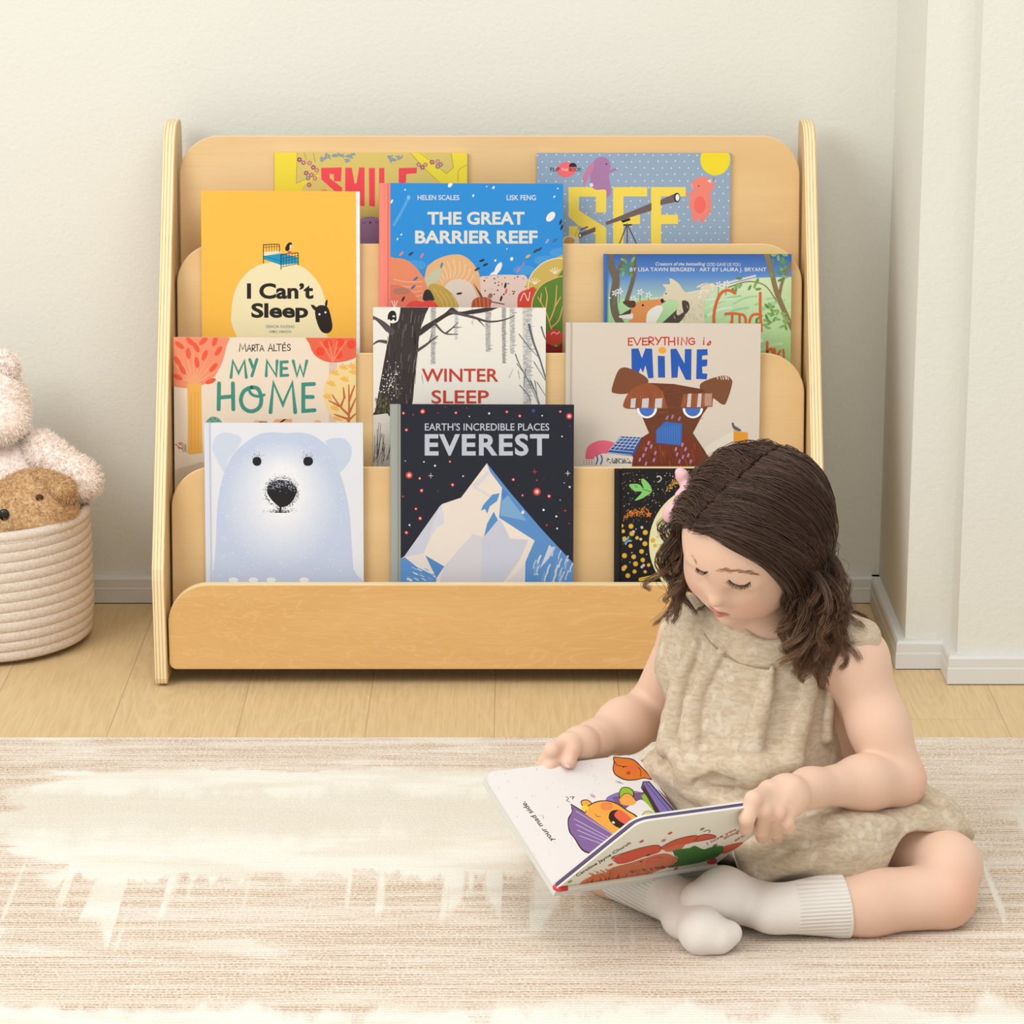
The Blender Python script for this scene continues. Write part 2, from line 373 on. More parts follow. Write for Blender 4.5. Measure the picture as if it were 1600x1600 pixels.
class Art:
    """ink shapes laid on a planar sheet; coordinates are (u,v) in metres on the sheet"""
    def __init__(s, o, ex, ey, n, u1, v1):
        s.o, s.ex, s.ey, s.nn = [np.asarray(q, float) for q in (o, ex, ey, n)]
        s.rect = (0.0, -v1, u1, 0.0); s.v = []; s.f = []; s.c = []; s.lv = 0; s.fr = (0, 0, 1)
    def frame(s, ox, oy, k): s.fr = (ox, oy, k); return s
    def uv(s, p):
        x = s.fr[0]+p[0]*s.fr[2]; y = s.fr[1]+p[1]*s.fr[2]
        q = onplane(x, y, s.o, s.nn)-s.o
        return (float(q @ s.ex), float(q @ s.ey))
    def add(s, pts, col):
        x0, y0, x1, y1 = s.rect
        isl = isinstance(col, list)
        P = [(p[0], p[1], *(col[i] if isl else col)) for i, p in enumerate(pts)]
        for ax, val, sg in ((0, x0, 1), (0, x1, -1), (1, y0, 1), (1, y1, -1)):
            if not P: return
            out = []
            for i in range(len(P)):
                a, b = P[i-1], P[i]
                da, db = sg*(a[ax]-val), sg*(b[ax]-val)
                if da >= 0 and db >= 0: out.append(b)
                elif da >= 0 or db >= 0:
                    t = da/(da-db); m = tuple(a[j]+(b[j]-a[j])*t for j in range(len(a)))
                    out.append(m)
                    if db >= 0: out.append(b)
            P = out
        if len(P) < 3: return
        A = sum(P[i-1][0]*P[i][1]-P[i][0]*P[i-1][1] for i in range(len(P)))
        if A < 0: P = P[::-1]
        b = len(s.v); h = s.lv*1.6e-6+5e-5
        for p in P:
            s.v.append((p[0], p[1], h)); s.c.append(lin(p[2:5]))
        s.f.append(tuple(range(b, b+len(P))))
    def up(s): s.lv += 1; return s
    def poly(s, pts, col): s.up(); s.add([s.uv(p) for p in pts], col); return s
    def curve(s, pts, col, n=6):
        """closed smooth outline through pts"""
        q = []; m = len(pts)
        for i in range(m):
            p0, p1, p2, p3 = [np.array(pts[(i+d) % m], float) for d in (-1, 0, 1, 2)]
            for k in range(n):
                t = k/n
                q.append(0.5*(2*p1+(p2-p0)*t+(2*p0-5*p1+4*p2-p3)*t*t+(3*p1-p0-3*p2+p3)*t**3))
        return s.poly(q, col)
    def disc(s, x, y, rx, col, ry=None, rot=0, n=20, up=True):
        ry = rx if ry is None else ry
        if up: s.up()
        ca, sa = math.cos(rot), math.sin(rot)
        s.add([s.uv((x+rx*math.cos(a)*ca-ry*math.sin(a)*sa, y+rx*math.cos(a)*sa+ry*math.sin(a)*ca)) for a in (i*2*PI/n for i in range(n))], col)
        return s
    def stroke(s, pts, w, col, up=True, taper=None):
        """mitred ribbon with round ends"""
        if up: s.up()
        P = [np.array(pts[0], float)]
        for p in pts[1:]:
            p = np.array(p, float)
            if np.hypot(*(p-P[-1])) > 1e-6: P.append(p)
        m = len(P)
        if m < 2: return s
        T_ = [(P[i+1]-P[i])/np.hypot(*(P[i+1]-P[i])) for i in range(m-1)]
        nr = lambda d: np.array([-d[1], d[0]])
        wd = [w if taper is None else w+(taper-w)*i/(m-1) for i in range(m)]
        Lf, Rg = [], []
        for i in range(m):
            if i == 0: d = nr(T_[0])
            elif i == m-1: d = nr(T_[-1])
            else:
                d = nr(T_[i-1])+nr(T_[i]); L = np.hypot(*d)
                d = nr(T_[i]) if L < 1e-6 else d/L*min(1.7, 2/L)
            Lf.append(P[i]+d*wd[i]/2); Rg.append(P[i]-d*wd[i]/2)
        for i in range(m-1): s.add([s.uv(q) for q in (Lf[i], Lf[i+1], Rg[i+1], Rg[i])], col)
        for i, d in ((0, -T_[0]), (m-1, T_[-1])):
            n_ = nr(d)
            s.add([s.uv(P[i]+(n_*math.cos(a)+d*math.sin(a))*wd[i]/2) for a in (k*PI/7 for k in range(8))], col)
        return s
    def smooth(s, pts, w, col, n=6, taper=None):
        q = []; m = len(pts)
        for i in range(m-1):
            p0, p1, p2, p3 = [np.array(pts[min(max(i+d, 0), m-1)], float) for d in (-1, 0, 1, 2)]
            for k in range(n):
                t = k/n
                q.append(0.5*(2*p1+(p2-p0)*t+(2*p0-5*p1+4*p2-p3)*t*t+(3*p1-p0-3*p2+p3)*t**3))
        q.append(np.array(pts[-1], float))
        return s.stroke(q, w, col, taper=taper)
    def text(s, t, x0, x1, y0, y1, col, bold=0.0, shear=0.0, space=1.0, skew=0.0):
        """text fitted in the box x0..x1, y0 (top)..y1 (bottom)"""
        s.up(); v, f = font_mesh(t, bold, shear, space)
        for p in f: s.add([s.uv((x0+(x1-x0)*v[i][0], y1+(y0-y1)*v[i][1]+skew*v[i][0])) for i in p], col)
        return s
    def textq(s, t, p0, p1, p2, col, bold=0.0, shear=0.0):
        """text in the parallelogram: p0 baseline start, p1 baseline end, p2 above start"""
        s.up(); v, f = font_mesh(t, bold, shear); p0, p1, p2 = [np.array(q, float) for q in (p0, p1, p2)]
        for p in f: s.add([s.uv(p0+(p1-p0)*v[i][0]+(p2-p0)*v[i][1]) for i in p], col)
        return s
    def letters(s, t, boxes, y0, y1, w, col):
        for ch, bx_ in zip(t, boxes):
            a, b = bx_[0], bx_[1]; ya, yb = (bx_[2], bx_[3]) if len(bx_) > 2 else (y0, y1)
            for st in ST[ch]:
                P = [(a+(b-a)*p[0], yb+(ya-yb)*p[1]) for p in st]
                if ch in 'OSGRs': s.smooth(P, w, col, 4)
                else: s.stroke(P, w, col)
        return s
    def grad(s, pts, cols): s.up(); s.add([s.uv(p) for p in pts], [tuple(c) for c in cols]); return s

class Board:
    """collects coloured boxes plus ink into one mesh with an 'ink' colour per corner"""
    def __init__(s): s.v = []; s.f = []; s.c = []
    def boxf(s, fr, u0, u1, v0, v1, d0, d1, col, rnd=0.0, cols=None):
        o, ex, ey, n = fr
        def P(u, v, d): return o+ex*u+ey*v+n*d
        b = len(s.v)
        V, Fc = box_vf(u0, u1, v0, v1, d0, d1)
        for q in V: s.v.append(P(*q)); s.c.append(lin(col))
        for q in Fc: s.f.append(tuple(b+i for i in q))
        return s
    def spine(s, fr, u0, u1, v0, v1, d0, d1, col):
        """rounded back of a book: half-round strip in u"""
        o, ex, ey, n = fr; k = 12; b = len(s.v)
        um = (u0+u1)/2; ru = (u1-u0)/2; dm = (d0+d1)/2; rd = (d1-d0)/2
        for vv in (v0, v1):
            for i in range(k):
                a = 2*PI*i/k; e = 0.55
                cx = math.copysign(abs(math.cos(a))**e, math.cos(a)); cy = math.copysign(abs(math.sin(a))**e, math.sin(a))
                s.v.append(o+ex*(um+ru*cx)+ey*vv+n*(dm+rd*cy)); s.c.append(lin(col))
        for i in range(k): s.f.append((b+i, b+(i+1) % k, b+k+(i+1) % k, b+k+i))
        s.f += [tuple(b+k-1-i for i in range(k)), tuple(b+k+i for i in range(k))]
        return s
    def ink(s, art):
        b = len(s.v)
        for (u, v, h), c in zip(art.v, art.c): s.v.append(art.o+art.ex*u+art.ey*v+art.nn*h); s.c.append(c)
        for f in art.f: s.f.append(tuple(b+i for i in f))
        return s
    def build(s, name, parent, origin, mat=None):
        o = mesh(name, np.array(s.v)-origin, s.f, mat or M_PRINT, parent)
        at = o.data.color_attributes.new('ink', 'FLOAT_COLOR', 'POINT')
        at.data.foreach_set('color', np.array(s.c, np.float32).ravel())
        return o

def book(tier, tl, tr, thick, hard, base, label, art_fn, spine_px=0, spine_col=None, edge=None, pages_px=0, gap=0.0006, side=None):
    """a front-facing book leaning on a tier; tl/tr: upper corners"""
    bk = boards[tier][0]; n = NRM
    p0 = bk + n*(thick+gap)
    TL = onplane(*tl, p0, n); TR = onplane(*tr, p0, n)
    ex = TR-TL; wid = np.linalg.norm(ex); ex /= wid; ey = np.cross(n, ex); ey /= np.linalg.norm(ey)
    zt = trays[tier][0]
    lowz = min(TL[2], TR[2]); hgt = (lowz-zt-0.0012)/ey[2]
    base_pt = TL+ex*wid/2-ey*hgt-n*thick/2
    root = tag(empty('picture_book', base_pt), label, 'book', 'picture books on the display shelf')
    fr = (TL, ex, ey, n)
    ct = 0.0026 if hard else 0.0006
    u_sp = 0.0
    if spine_px: u_sp = float((onplane(tl[0]+spine_px, tl[1], p0, n)-TL) @ ex)
    B = Board(); edge = edge or base
    pgw = 0.0
    if hard:
        ov = 0.003
        B.boxf(fr, u_sp, wid, -hgt, 0, -ct, 0, edge)
        B.boxf(fr, u_sp, wid, -hgt, 0, -thick, -thick+ct, edge)
        if u_sp: 
            B.spine(fr, 0, u_sp*0.86, -hgt, 0, -thick, 0.0006, spine_col or base)
            B.boxf(fr, u_sp*0.8, u_sp+0.001, -hgt, 0, -ct, -0.0013, spine_col or base)
        else: B.boxf(fr, 0, ct, -hgt, 0, -thick, -ct, edge)
    else:
        ov = 0.0
        if pages_px: pgw = float((onplane(tr[0]+pages_px, tr[1], p0, n)-TR) @ ex)
        B.boxf(fr, 0, wid, -hgt, 0, -ct, 0, edge)
        B.boxf(fr, 0, wid, -hgt, 0, -thick, -thick+ct, edge)
        B.boxf(fr, 0, ct, -hgt, 0, -thick+ct, -ct, edge)
    A = Art(TL+ex*u_sp, ex, ey, n, wid-u_sp, hgt)
    A.lv = 0; A.add([(0, 0), (0, -hgt), (wid-u_sp, -hgt), (wid-u_sp, 0)], base)
    art_fn(A); B.ink(A)
    if side:
        S = Art(TL, ex, ey, n, u_sp or wid, hgt); side(S); B.ink(S)
    B.build('cover', root, base_pt)
    Pg = Board(); Pg.boxf(fr, (u_sp*0.8 if u_sp else ct)+0.0002, wid-ov+pgw, -hgt+ov+0.0002, -ov-0.0002, -thick+ct+0.00005, -ct-0.00005, (250, 249, 246))
    o = Pg.build('pages', root, base_pt, M_PAPER)
    return root

# ---------------------------------------------------------------- the picture books
WHT = (248, 246, 240); INK = (38, 34, 32)
rr = random.Random(5)
def blossoms(A, pts, r=9):
    for x, y, c in pts:
        for k in range(5):
            a = k*2*PI/5+x
            A.disc(x+r*.7*math.cos(a), y+r*.7*math.sin(a), r*.55, c, n=8, up=(k == 0))
        A.disc(x, y, r*.35, (240, 220, 120), n=8)
def art_smile(A):
    A.frame(420, 200, .3)
    A.poly([(20, 120), (150, 120), (143, 290), (255, 235), (262, 250), (180, 300), (150, 420), (20, 420)], (240, 219, 66))
    A.poly([(728, 120), (800, 128), (860, 180), (925, 235), (962, 205), (948, 120), (1040, 120), (1040, 420), (960, 420), (890, 290), (790, 190)], (240, 219, 66))
    A.stroke([(738, 130), (800, 200), (895, 290)], 2, (120, 100, 40)); A.stroke([(790, 130), (925, 238), (962, 206), (950, 130)], 2, (120, 100, 40))
    A.smooth([(985, 280), (990, 220), (1035, 190)], 2, (120, 100, 40)); A.stroke([(148, 130), (143, 288), (256, 238)], 2, (120, 100, 40))
    A.stroke([(185, 130), (195, 165)], 2, (120, 100, 50)); A.stroke([(232, 130), (242, 180)], 2, (120, 100, 50))
    R = (243, 76, 88)
    A.poly([(272, 208), (380, 205), (376, 278), (340, 278), (338, 240), (316, 240), (318, 262), (382, 310), (382, 420), (340, 420), (344, 330), (274, 268)], R)
    A.poly([(398, 207), (432, 206), (447, 290), (457, 288), (470, 205), (499, 205), (499, 408), (472, 405), (471, 330), (458, 352), (432, 330), (432, 420), (398, 420)], R)
    A.poly([(521, 208), (553, 208), (553, 410), (523, 406)], R); A.poly([(574, 208), (602, 208), (602, 400), (650, 400), (650, 420), (574, 420)], R)
    A.poly([(677, 209), (772, 206), (770, 236), (716, 240), (714, 300), (677, 300)], R)
    A.text('THE', 274, 302, 320, 330, (225, 80, 80), .02)
    A.curve([(455, 600), (470, 490), (500, 466), (535, 462), (575, 475), (610, 520), (620, 600)], (176, 138, 184))
    for x in (492, 505, 520, 535, 550, 565): A.stroke([(x, 470), (x-3, 462)], 2, (60, 50, 50))
    A.smooth([(486, 492), (496, 495), (504, 488)], 2.2, INK); A.smooth([(550, 487), (560, 492), (570, 488)], 2.2, INK); A.disc(528, 491, 6, INK, 3.5); A.stroke([(520, 500), (528, 496), (538, 500)], 2, INK)
    bl = [(290, 150), (282, 165), (305, 148), (345, 145), (372, 143), (412, 148), (430, 145), (415, 170), (625, 150), (655, 160), (680, 158), (640, 168)]
    for x, y in bl:
        for k in range(3):
            a = rr.uniform(0, PI); A.disc(x+rr.uniform(-10, 10), y+rr.uniform(-8, 8), 15, (140, 158, 164), 5, a, n=8)
    blossoms(A, [(160, 165, (160, 80, 120)), (180, 180, (190, 120, 130)), (212, 182, (200, 130, 140)), (232, 205, (170, 90, 120)), (250, 220, (200, 140, 130)), (195, 235, (170, 90, 120)), (222, 245, (190, 120, 120)), (240, 262, (200, 140, 130)), (210, 296, (180, 110, 120)), (205, 262, (150, 140, 150)),
                 (780, 190, (200, 130, 130)), (800, 205, (170, 100, 120)), (815, 192, (200, 140, 140)), (850, 178, (180, 100, 120)), (880, 175, (200, 140, 140)), (895, 190, (190, 120, 130)), (880, 200, (150, 140, 150))], 11)
def art_see(A):
    A.frame(820, 200, .3)
    for j in range(14):
        for i in range(24):
            A.disc(70+i*46+(23 if j % 2 else 0)+rr.uniform(-4, 4), 140+j*34+rr.uniform(-3, 3), 3.6, (232, 238, 240), n=7, up=(i == 0))
    A.disc(992, 165, 78, (240, 218, 46), 82); A.stroke([(985, 247), (982, 300)], 2, INK); A.poly([(978, 246), (992, 246), (985, 254)], (225, 200, 40))
    A.curve([(165, 215), (190, 186), (225, 178), (262, 200), (262, 232), (225, 256), (185, 250)], (243, 110, 118))
    A.poly([(230, 203), (232, 190), (243, 182), (258, 182), (268, 190), (271, 203)], (44, 40, 42))
    A.text('FLIP', 133, 182, 206, 226, INK, .01); A.text('THE', 190, 224, 210, 224, (245, 215, 200), .01); A.text('BOOK!', 232, 298, 206, 226, INK, .01)
    Y = (243, 217, 88)
    A.poly([(228, 308), (424, 308), (424, 440), (370, 440), (370, 358), (282, 358), (282, 430), (424, 520), (424, 640), (368, 640), (368, 555), (282, 508), (282, 600), (230, 640), (230, 512), (284, 512), (228, 462)], Y)
    A.poly([(460, 308), (638, 308), (638, 356), (514, 356), (514, 452), (600, 452), (600, 500), (514, 500), (514, 640), (460, 640)], Y)
    A.poly([(657, 308), (838, 308), (838, 356), (710, 356), (710, 452), (798, 452), (798, 500), (710, 500), (710, 640), (657, 640)], Y)
    A.poly([(420, 490), (660, 390), (660, 430), (424, 506)], (112, 96, 96)); A.poly([(706, 375), (785, 340), (803, 382), (706, 402)], (112, 96, 96))
    A.disc(793, 362, 16, INK, 25); A.disc(795, 362, 10, (240, 240, 236), 18)
    A.poly([(285, 548), (368, 515), (368, 540), (290, 568)], (112, 96, 96)); A.disc(288, 559, 9, INK, 14); A.disc(288, 559, 5, (235, 235, 232), 9)
    A.stroke([(292, 530), (326, 515)], 8, (100, 86, 88)); A.poly([(500, 482), (545, 468), (552, 480), (510, 494)], INK); A.stroke([(515, 505), (555, 505)], 7, INK)
    for q in ((486, 620), (533, 620), (590, 620)): A.stroke([(533, 500), q], 6, (96, 80, 80))
    A.curve([(200, 600), (204, 568), (240, 562), (275, 575), (280, 620)], (226, 218, 206)); A.curve([(205, 600), (215, 572), (240, 570), (258, 582), (250, 600)], (214, 160, 76))
    P = (170, 124, 172)
    A.curve([(348, 205), (362, 168), (400, 150), (434, 165), (448, 200), (440, 218), (472, 208), (476, 222), (440, 240), (446, 300), (450, 340), (428, 360), (420, 322), (372, 322), (345, 300), (340, 250)], P)
    A.curve([(352, 180), (362, 200), (330, 260), (312, 298), (302, 282), (312, 232)], (196, 130, 164))
    A.disc(425, 188, 4, INK); A.disc(347, 297, 10, (226, 222, 230))
    C = (238, 134, 120)
    A.curve([(866, 300), (880, 275), (905, 258), (940, 255), (968, 270), (970, 300), (978, 280), (990, 285), (985, 310), (968, 340), (972, 400), (962, 450), (942, 462), (936, 490), (912, 486), (910, 462), (896, 486), (872, 480), (870, 440), (856, 400), (862, 355), (842, 350), (840, 338), (868, 336), (880, 318)], C)
    A.disc(905, 302, 3.5, INK); A.poly([(948, 275), (972, 266), (968, 288)], (230, 214, 200)); A.disc(870, 300, 8, (245, 150, 132), 10); A.disc(912, 400, 30, (240, 110, 98), 45)
def art_sleep(A):
    A.frame(300, 280, .1875)
    M = (239, 227, 184)
    A.curve([(375, 1320), (330, 1200), (328, 1120), (352, 950), (430, 810), (560, 715), (740, 690), (900, 720), (1020, 820), (1090, 940), (1120, 1080), (1110, 1220), (1070, 1420), (400, 1420)], M)
    A.poly([(595, 608), (735, 595), (745, 610), (600, 640)], (233, 229, 190)); A.poly([(596, 640), (745, 618), (880, 650), (884, 700), (742, 715), (598, 668)], (22, 152, 196))
    A.stroke([(598, 640), (745, 684), (885, 655)], 4, (60, 60, 60))
    K = (40, 32, 28)
    A.smooth([(596, 702), (596, 560), (610, 546), (715, 543), (728, 555), (730, 605)], 7, K)
    for x in (620, 642, 664, 686, 708): A.stroke([(x, 546), (x, 600)], 4, K)
    A.stroke([(598, 568), (728, 560)], 4, K)
    A.smooth([(742, 752), (742, 645), (755, 628), (868, 614), (884, 625), (886, 716)], 7, K)
    for x in (762, 786, 810, 834, 858): A.stroke([(x, 628-(x-755)*.12), (x, 728-(x-742)*.16)], 4, K)
    A.stroke([(742, 664), (884, 636)], 4, K); A.stroke([(742, 732), (886, 704)], 4, K)
    A.curve([(778, 570), (790, 545), (810, 527), (830, 530), (832, 548), (818, 556), (815, 580), (800, 598), (780, 594)], K)
    A.curve([(815, 550), (830, 550), (832, 575), (816, 580)], (238, 216, 190)); A.poly([(798, 600), (824, 600), (836, 622), (795, 625)], (200, 90, 100))
    A.text('I Can\u2019t', 458, 1012, 866, 998, INK, .035); A.text('Sleep', 494, 968, 1032, 1192, INK, .035)
    A.text('GRACIA IGLESIAS', 614, 853, 1216, 1240, (110, 140, 150), .015); A.text('XIMO ABAD\u00cdA', 640, 830, 1254, 1281, (110, 140, 150), .015)
    A.curve([(1030, 1150), (1028, 1085), (1060, 1052), (1110, 1055), (1140, 1085), (1165, 1180), (1168, 1245), (1140, 1280), (1095, 1280), (1060, 1240)], K)
    A.curve([(990, 1050), (1015, 1050), (1045, 1080), (1020, 1092)], K); A.curve([(1108, 1050), (1112, 1020), (1128, 1004), (1128, 1040), (1120, 1070)], K)
    A.disc(1062, 1126, 8.5, WHT); A.disc(1112, 1110, 8.5, WHT)
def art_reef(A):
    A.frame(420, 200, .3)
    for x, y, a, b, r in ((945, 295, 10, 16, .6), (1170, 310, 5, 9, .6), (1065, 352, 5, 7, .4), (1487, 358, 4, 7, .6), (1468, 462, 18, 30, .7), (670, 578, 4, 6, .3), (690, 555, 4, 6, .8), (710, 322, 4, 5, 0), (1265, 682, 8, 10, .3), (640, 383, 5, 12, .5), (1195, 730, 14, 34, .5), (1170, 765, 14, 26, .9), (1505, 315, 4, 4, 0), (1240, 630, 3, 4, 0), (1180, 690, 5, 7, .4), (1135, 305, 3, 4, 0)):
        A.disc(x, y, a, (240, 232, 230), b, r)
    A.smooth([(728, 362), (700, 420), (652, 505)], 14, (84, 164, 228)); A.disc(728, 362, 9, (120, 190, 236), 12)
    for x, y in ((620, 700), (760, 715), (1330, 740), (1440, 690), (1180, 790), (690, 720), (1520, 650)): A.disc(x, y, 60, (70, 154, 220), 26)
    A.text('HELEN SCALES', 775, 992, 349, 375, (222, 224, 228), .012); A.text('LISK FENG', 1239, 1391, 349, 376, (222, 224, 228), .012)
    A.text('THE GREAT', 826, 1332, 436, 504, (222, 222, 214), .03); A.text('BARRIER REEF', 762, 1400, 534, 602, (222, 222, 214), .03)
    A.curve([(1050, 1000), (1080, 800), (1150, 770), (1290, 766), (1350, 790), (1400, 1000)], (226, 200, 190))
    A.curve([(800, 1000), (815, 760), (850, 700), (930, 664), (1010, 664), (1075, 720), (1100, 800), (1080, 1000)], (226, 178, 128))
    for k in range(9):
        a = 2.6-k*.26; A.smooth([(960+60*math.cos(a), 840-60*math.sin(a)), (960+95*math.cos(a-.1), 840-100*math.sin(a-.1)), (960+125*math.cos(a), 840-150*math.sin(a))], 5, (236, 202, 164))
    A.curve([(900, 860), (960, 790), (1060, 820), (1090, 1000), (880, 1000)], (222, 206, 192)); A.curve([(820, 780), (880, 730), (900, 760), (850, 830), (815, 830)], (196, 196, 166))
    A.curve([(600, 1000), (615, 700), (660, 678), (730, 695), (800, 770), (830, 860), (815, 1000)], (228, 140, 102))
    for k in range(4): A.smooth([(650, 800+k*26-12), (720, 842+k*26-40), (800, 800+k*24)], 5, (240, 172, 138))
    A.curve([(610, 840), (660, 815), (740, 850), (800, 940), (780, 1020), (600, 1000)], (222, 120, 96)); A.disc(690, 850, 46, (178, 124, 100), 18)
    A.curve([(830, 1000), (830, 830), (890, 818), (960, 870), (995, 950), (990, 1010)], (192, 160, 76))
    for k in range(4): A.smooth([(860+k*30, 840+k*10), (900+k*24, 900), (920+k*20, 980)], 4, (216, 188, 108))
    A.curve([(802, 880), (815, 845), (840, 846), (862, 890), (850, 900), (810, 900)], (52, 48, 48))
    A.curve([(700, 960), (725, 915), (760, 900), (800, 905), (845, 898), (880, 925), (890, 990), (700, 1000)], (226, 76, 68)); A.smooth([(740, 930), (765, 960), (790, 930)], 3, (130, 30, 40)); A.smooth([(830, 925), (850, 955), (868, 925)], 3, (130, 30, 40))
    A.curve([(1340, 840), (1362, 770), (1420, 705), (1490, 678), (1545, 680), (1545, 900), (1380, 960)], (204, 178, 92)); A.smooth([(1350, 850), (1362, 775), (1420, 708), (1490, 680), (1535, 680)], 5, (236, 222, 200))
    for x0, y0 in ((1385, 815), (1490, 760)):
        for a in (-.9, -.45, 0, .45, .9): A.stroke([(x0, y0), (x0+34*math.sin(a), y0-34*math.cos(a))], 4, (244, 226, 200))
    A.curve([(1295, 960), (1300, 870), (1350, 840), (1390, 840), (1390, 1000), (1295, 1000)], (212, 72, 54)); A.smooth([(1310, 900), (1330, 860), (1350, 900), (1360, 856)], 4, (240, 226, 214))
    A.curve([(1365, 1160), (1370, 900), (1420, 815), (1500, 775), (1545, 770), (1545, 1250), (1440, 1220)], (92, 132, 52)); A.smooth([(1368, 960), (1376, 890), (1420, 818), (1500, 778), (1540, 772)], 6, (232, 178, 104))
    for p in ([(1500, 1150), (1470, 1040), (1440, 950), (1400, 880)], [(1460, 1010), (1490, 930), (1500, 820)], [(1440, 950), (1450, 880), (1440, 830)], [(1490, 930), (1520, 880)], [(1415, 905), (1420, 860)], [(1470, 1040), (1510, 1000), (1530, 930)]): A.smooth(p, 8, (228, 172, 100), taper=4)
    A.curve([(1440, 1080), (1470, 1050), (1520, 1060), (1530, 1110), (1480, 1130), (1445, 1110)], (222, 74, 58)); A.curve([(1440, 1120), (1500, 1140), (1540, 1110), (1540, 1180), (1440, 1170)], (150, 36, 34)); A.smooth([(1470, 1075), (1485, 1063), (1500, 1072), (1515, 1062)], 4, (246, 226, 214))
    A.curve([(1055, 930), (1070, 890), (1120, 880), (1160, 895), (1155, 930), (1160, 1000), (1060, 1000)], (176, 82, 54)); A.curve([(1065, 808), (1075, 820), (1110, 870), (1105, 885)], (112, 84, 70)); A.curve([(1140, 880), (1150, 862), (1165, 866), (1160, 886)], (150, 110, 90)); A.stroke([(1160, 905), (1225, 918)], 6, (110, 84, 80))
    for k in range(4): A.stroke([(1075+k*22, 885), (1082+k*20, 935)], 2, (226, 160, 120))
    for x, y, c, r in ((740, 655, (58, 66, 60), .9), (690, 655, (234, 130, 110), .8), (1110, 690, (48, 50, 44), 1.2), (1128, 712, (48, 50, 44), 1.1), (1085, 735, (60, 58, 48), 1.0), (1350, 668, (228, 184, 72), 1.), (900, 715, (70, 140, 160), .3), (765, 785, (56, 112, 176), .9), (752, 828, (56, 112, 176), .9), (1232, 820, (60, 40, 40), .2), (1210, 888, (60, 40, 40), .3), (1236, 850, (226, 110, 90), .2), (992, 862, (56, 54, 52), 1.4), (700, 890, (70, 40, 34), .5), (1390, 640, (60, 70, 90), .9), (1410, 632, (60, 70, 90), .9), (1450, 590, (150, 170, 210), .6), (1490, 585, (70, 110, 160), .8), (1520, 490, (50, 50, 60), .3), (1526, 517, (50, 50, 60), .3), (1325, 710, (170, 120, 190), .5), (1300, 740, (210, 120, 160), .6), (798, 665, (226, 120, 130), .6)):
        A.disc(x, y, 6, c, 16, r, n=10)
    for k in range(26): A.disc(rr.uniform(1110, 1340), rr.uniform(775, 870), rr.uniform(2, 5), (80, 60, 56), n=6)
    for x in (640, 655, 670): A.stroke([(655, 940), (x, 900)], 4, (244, 226, 214))
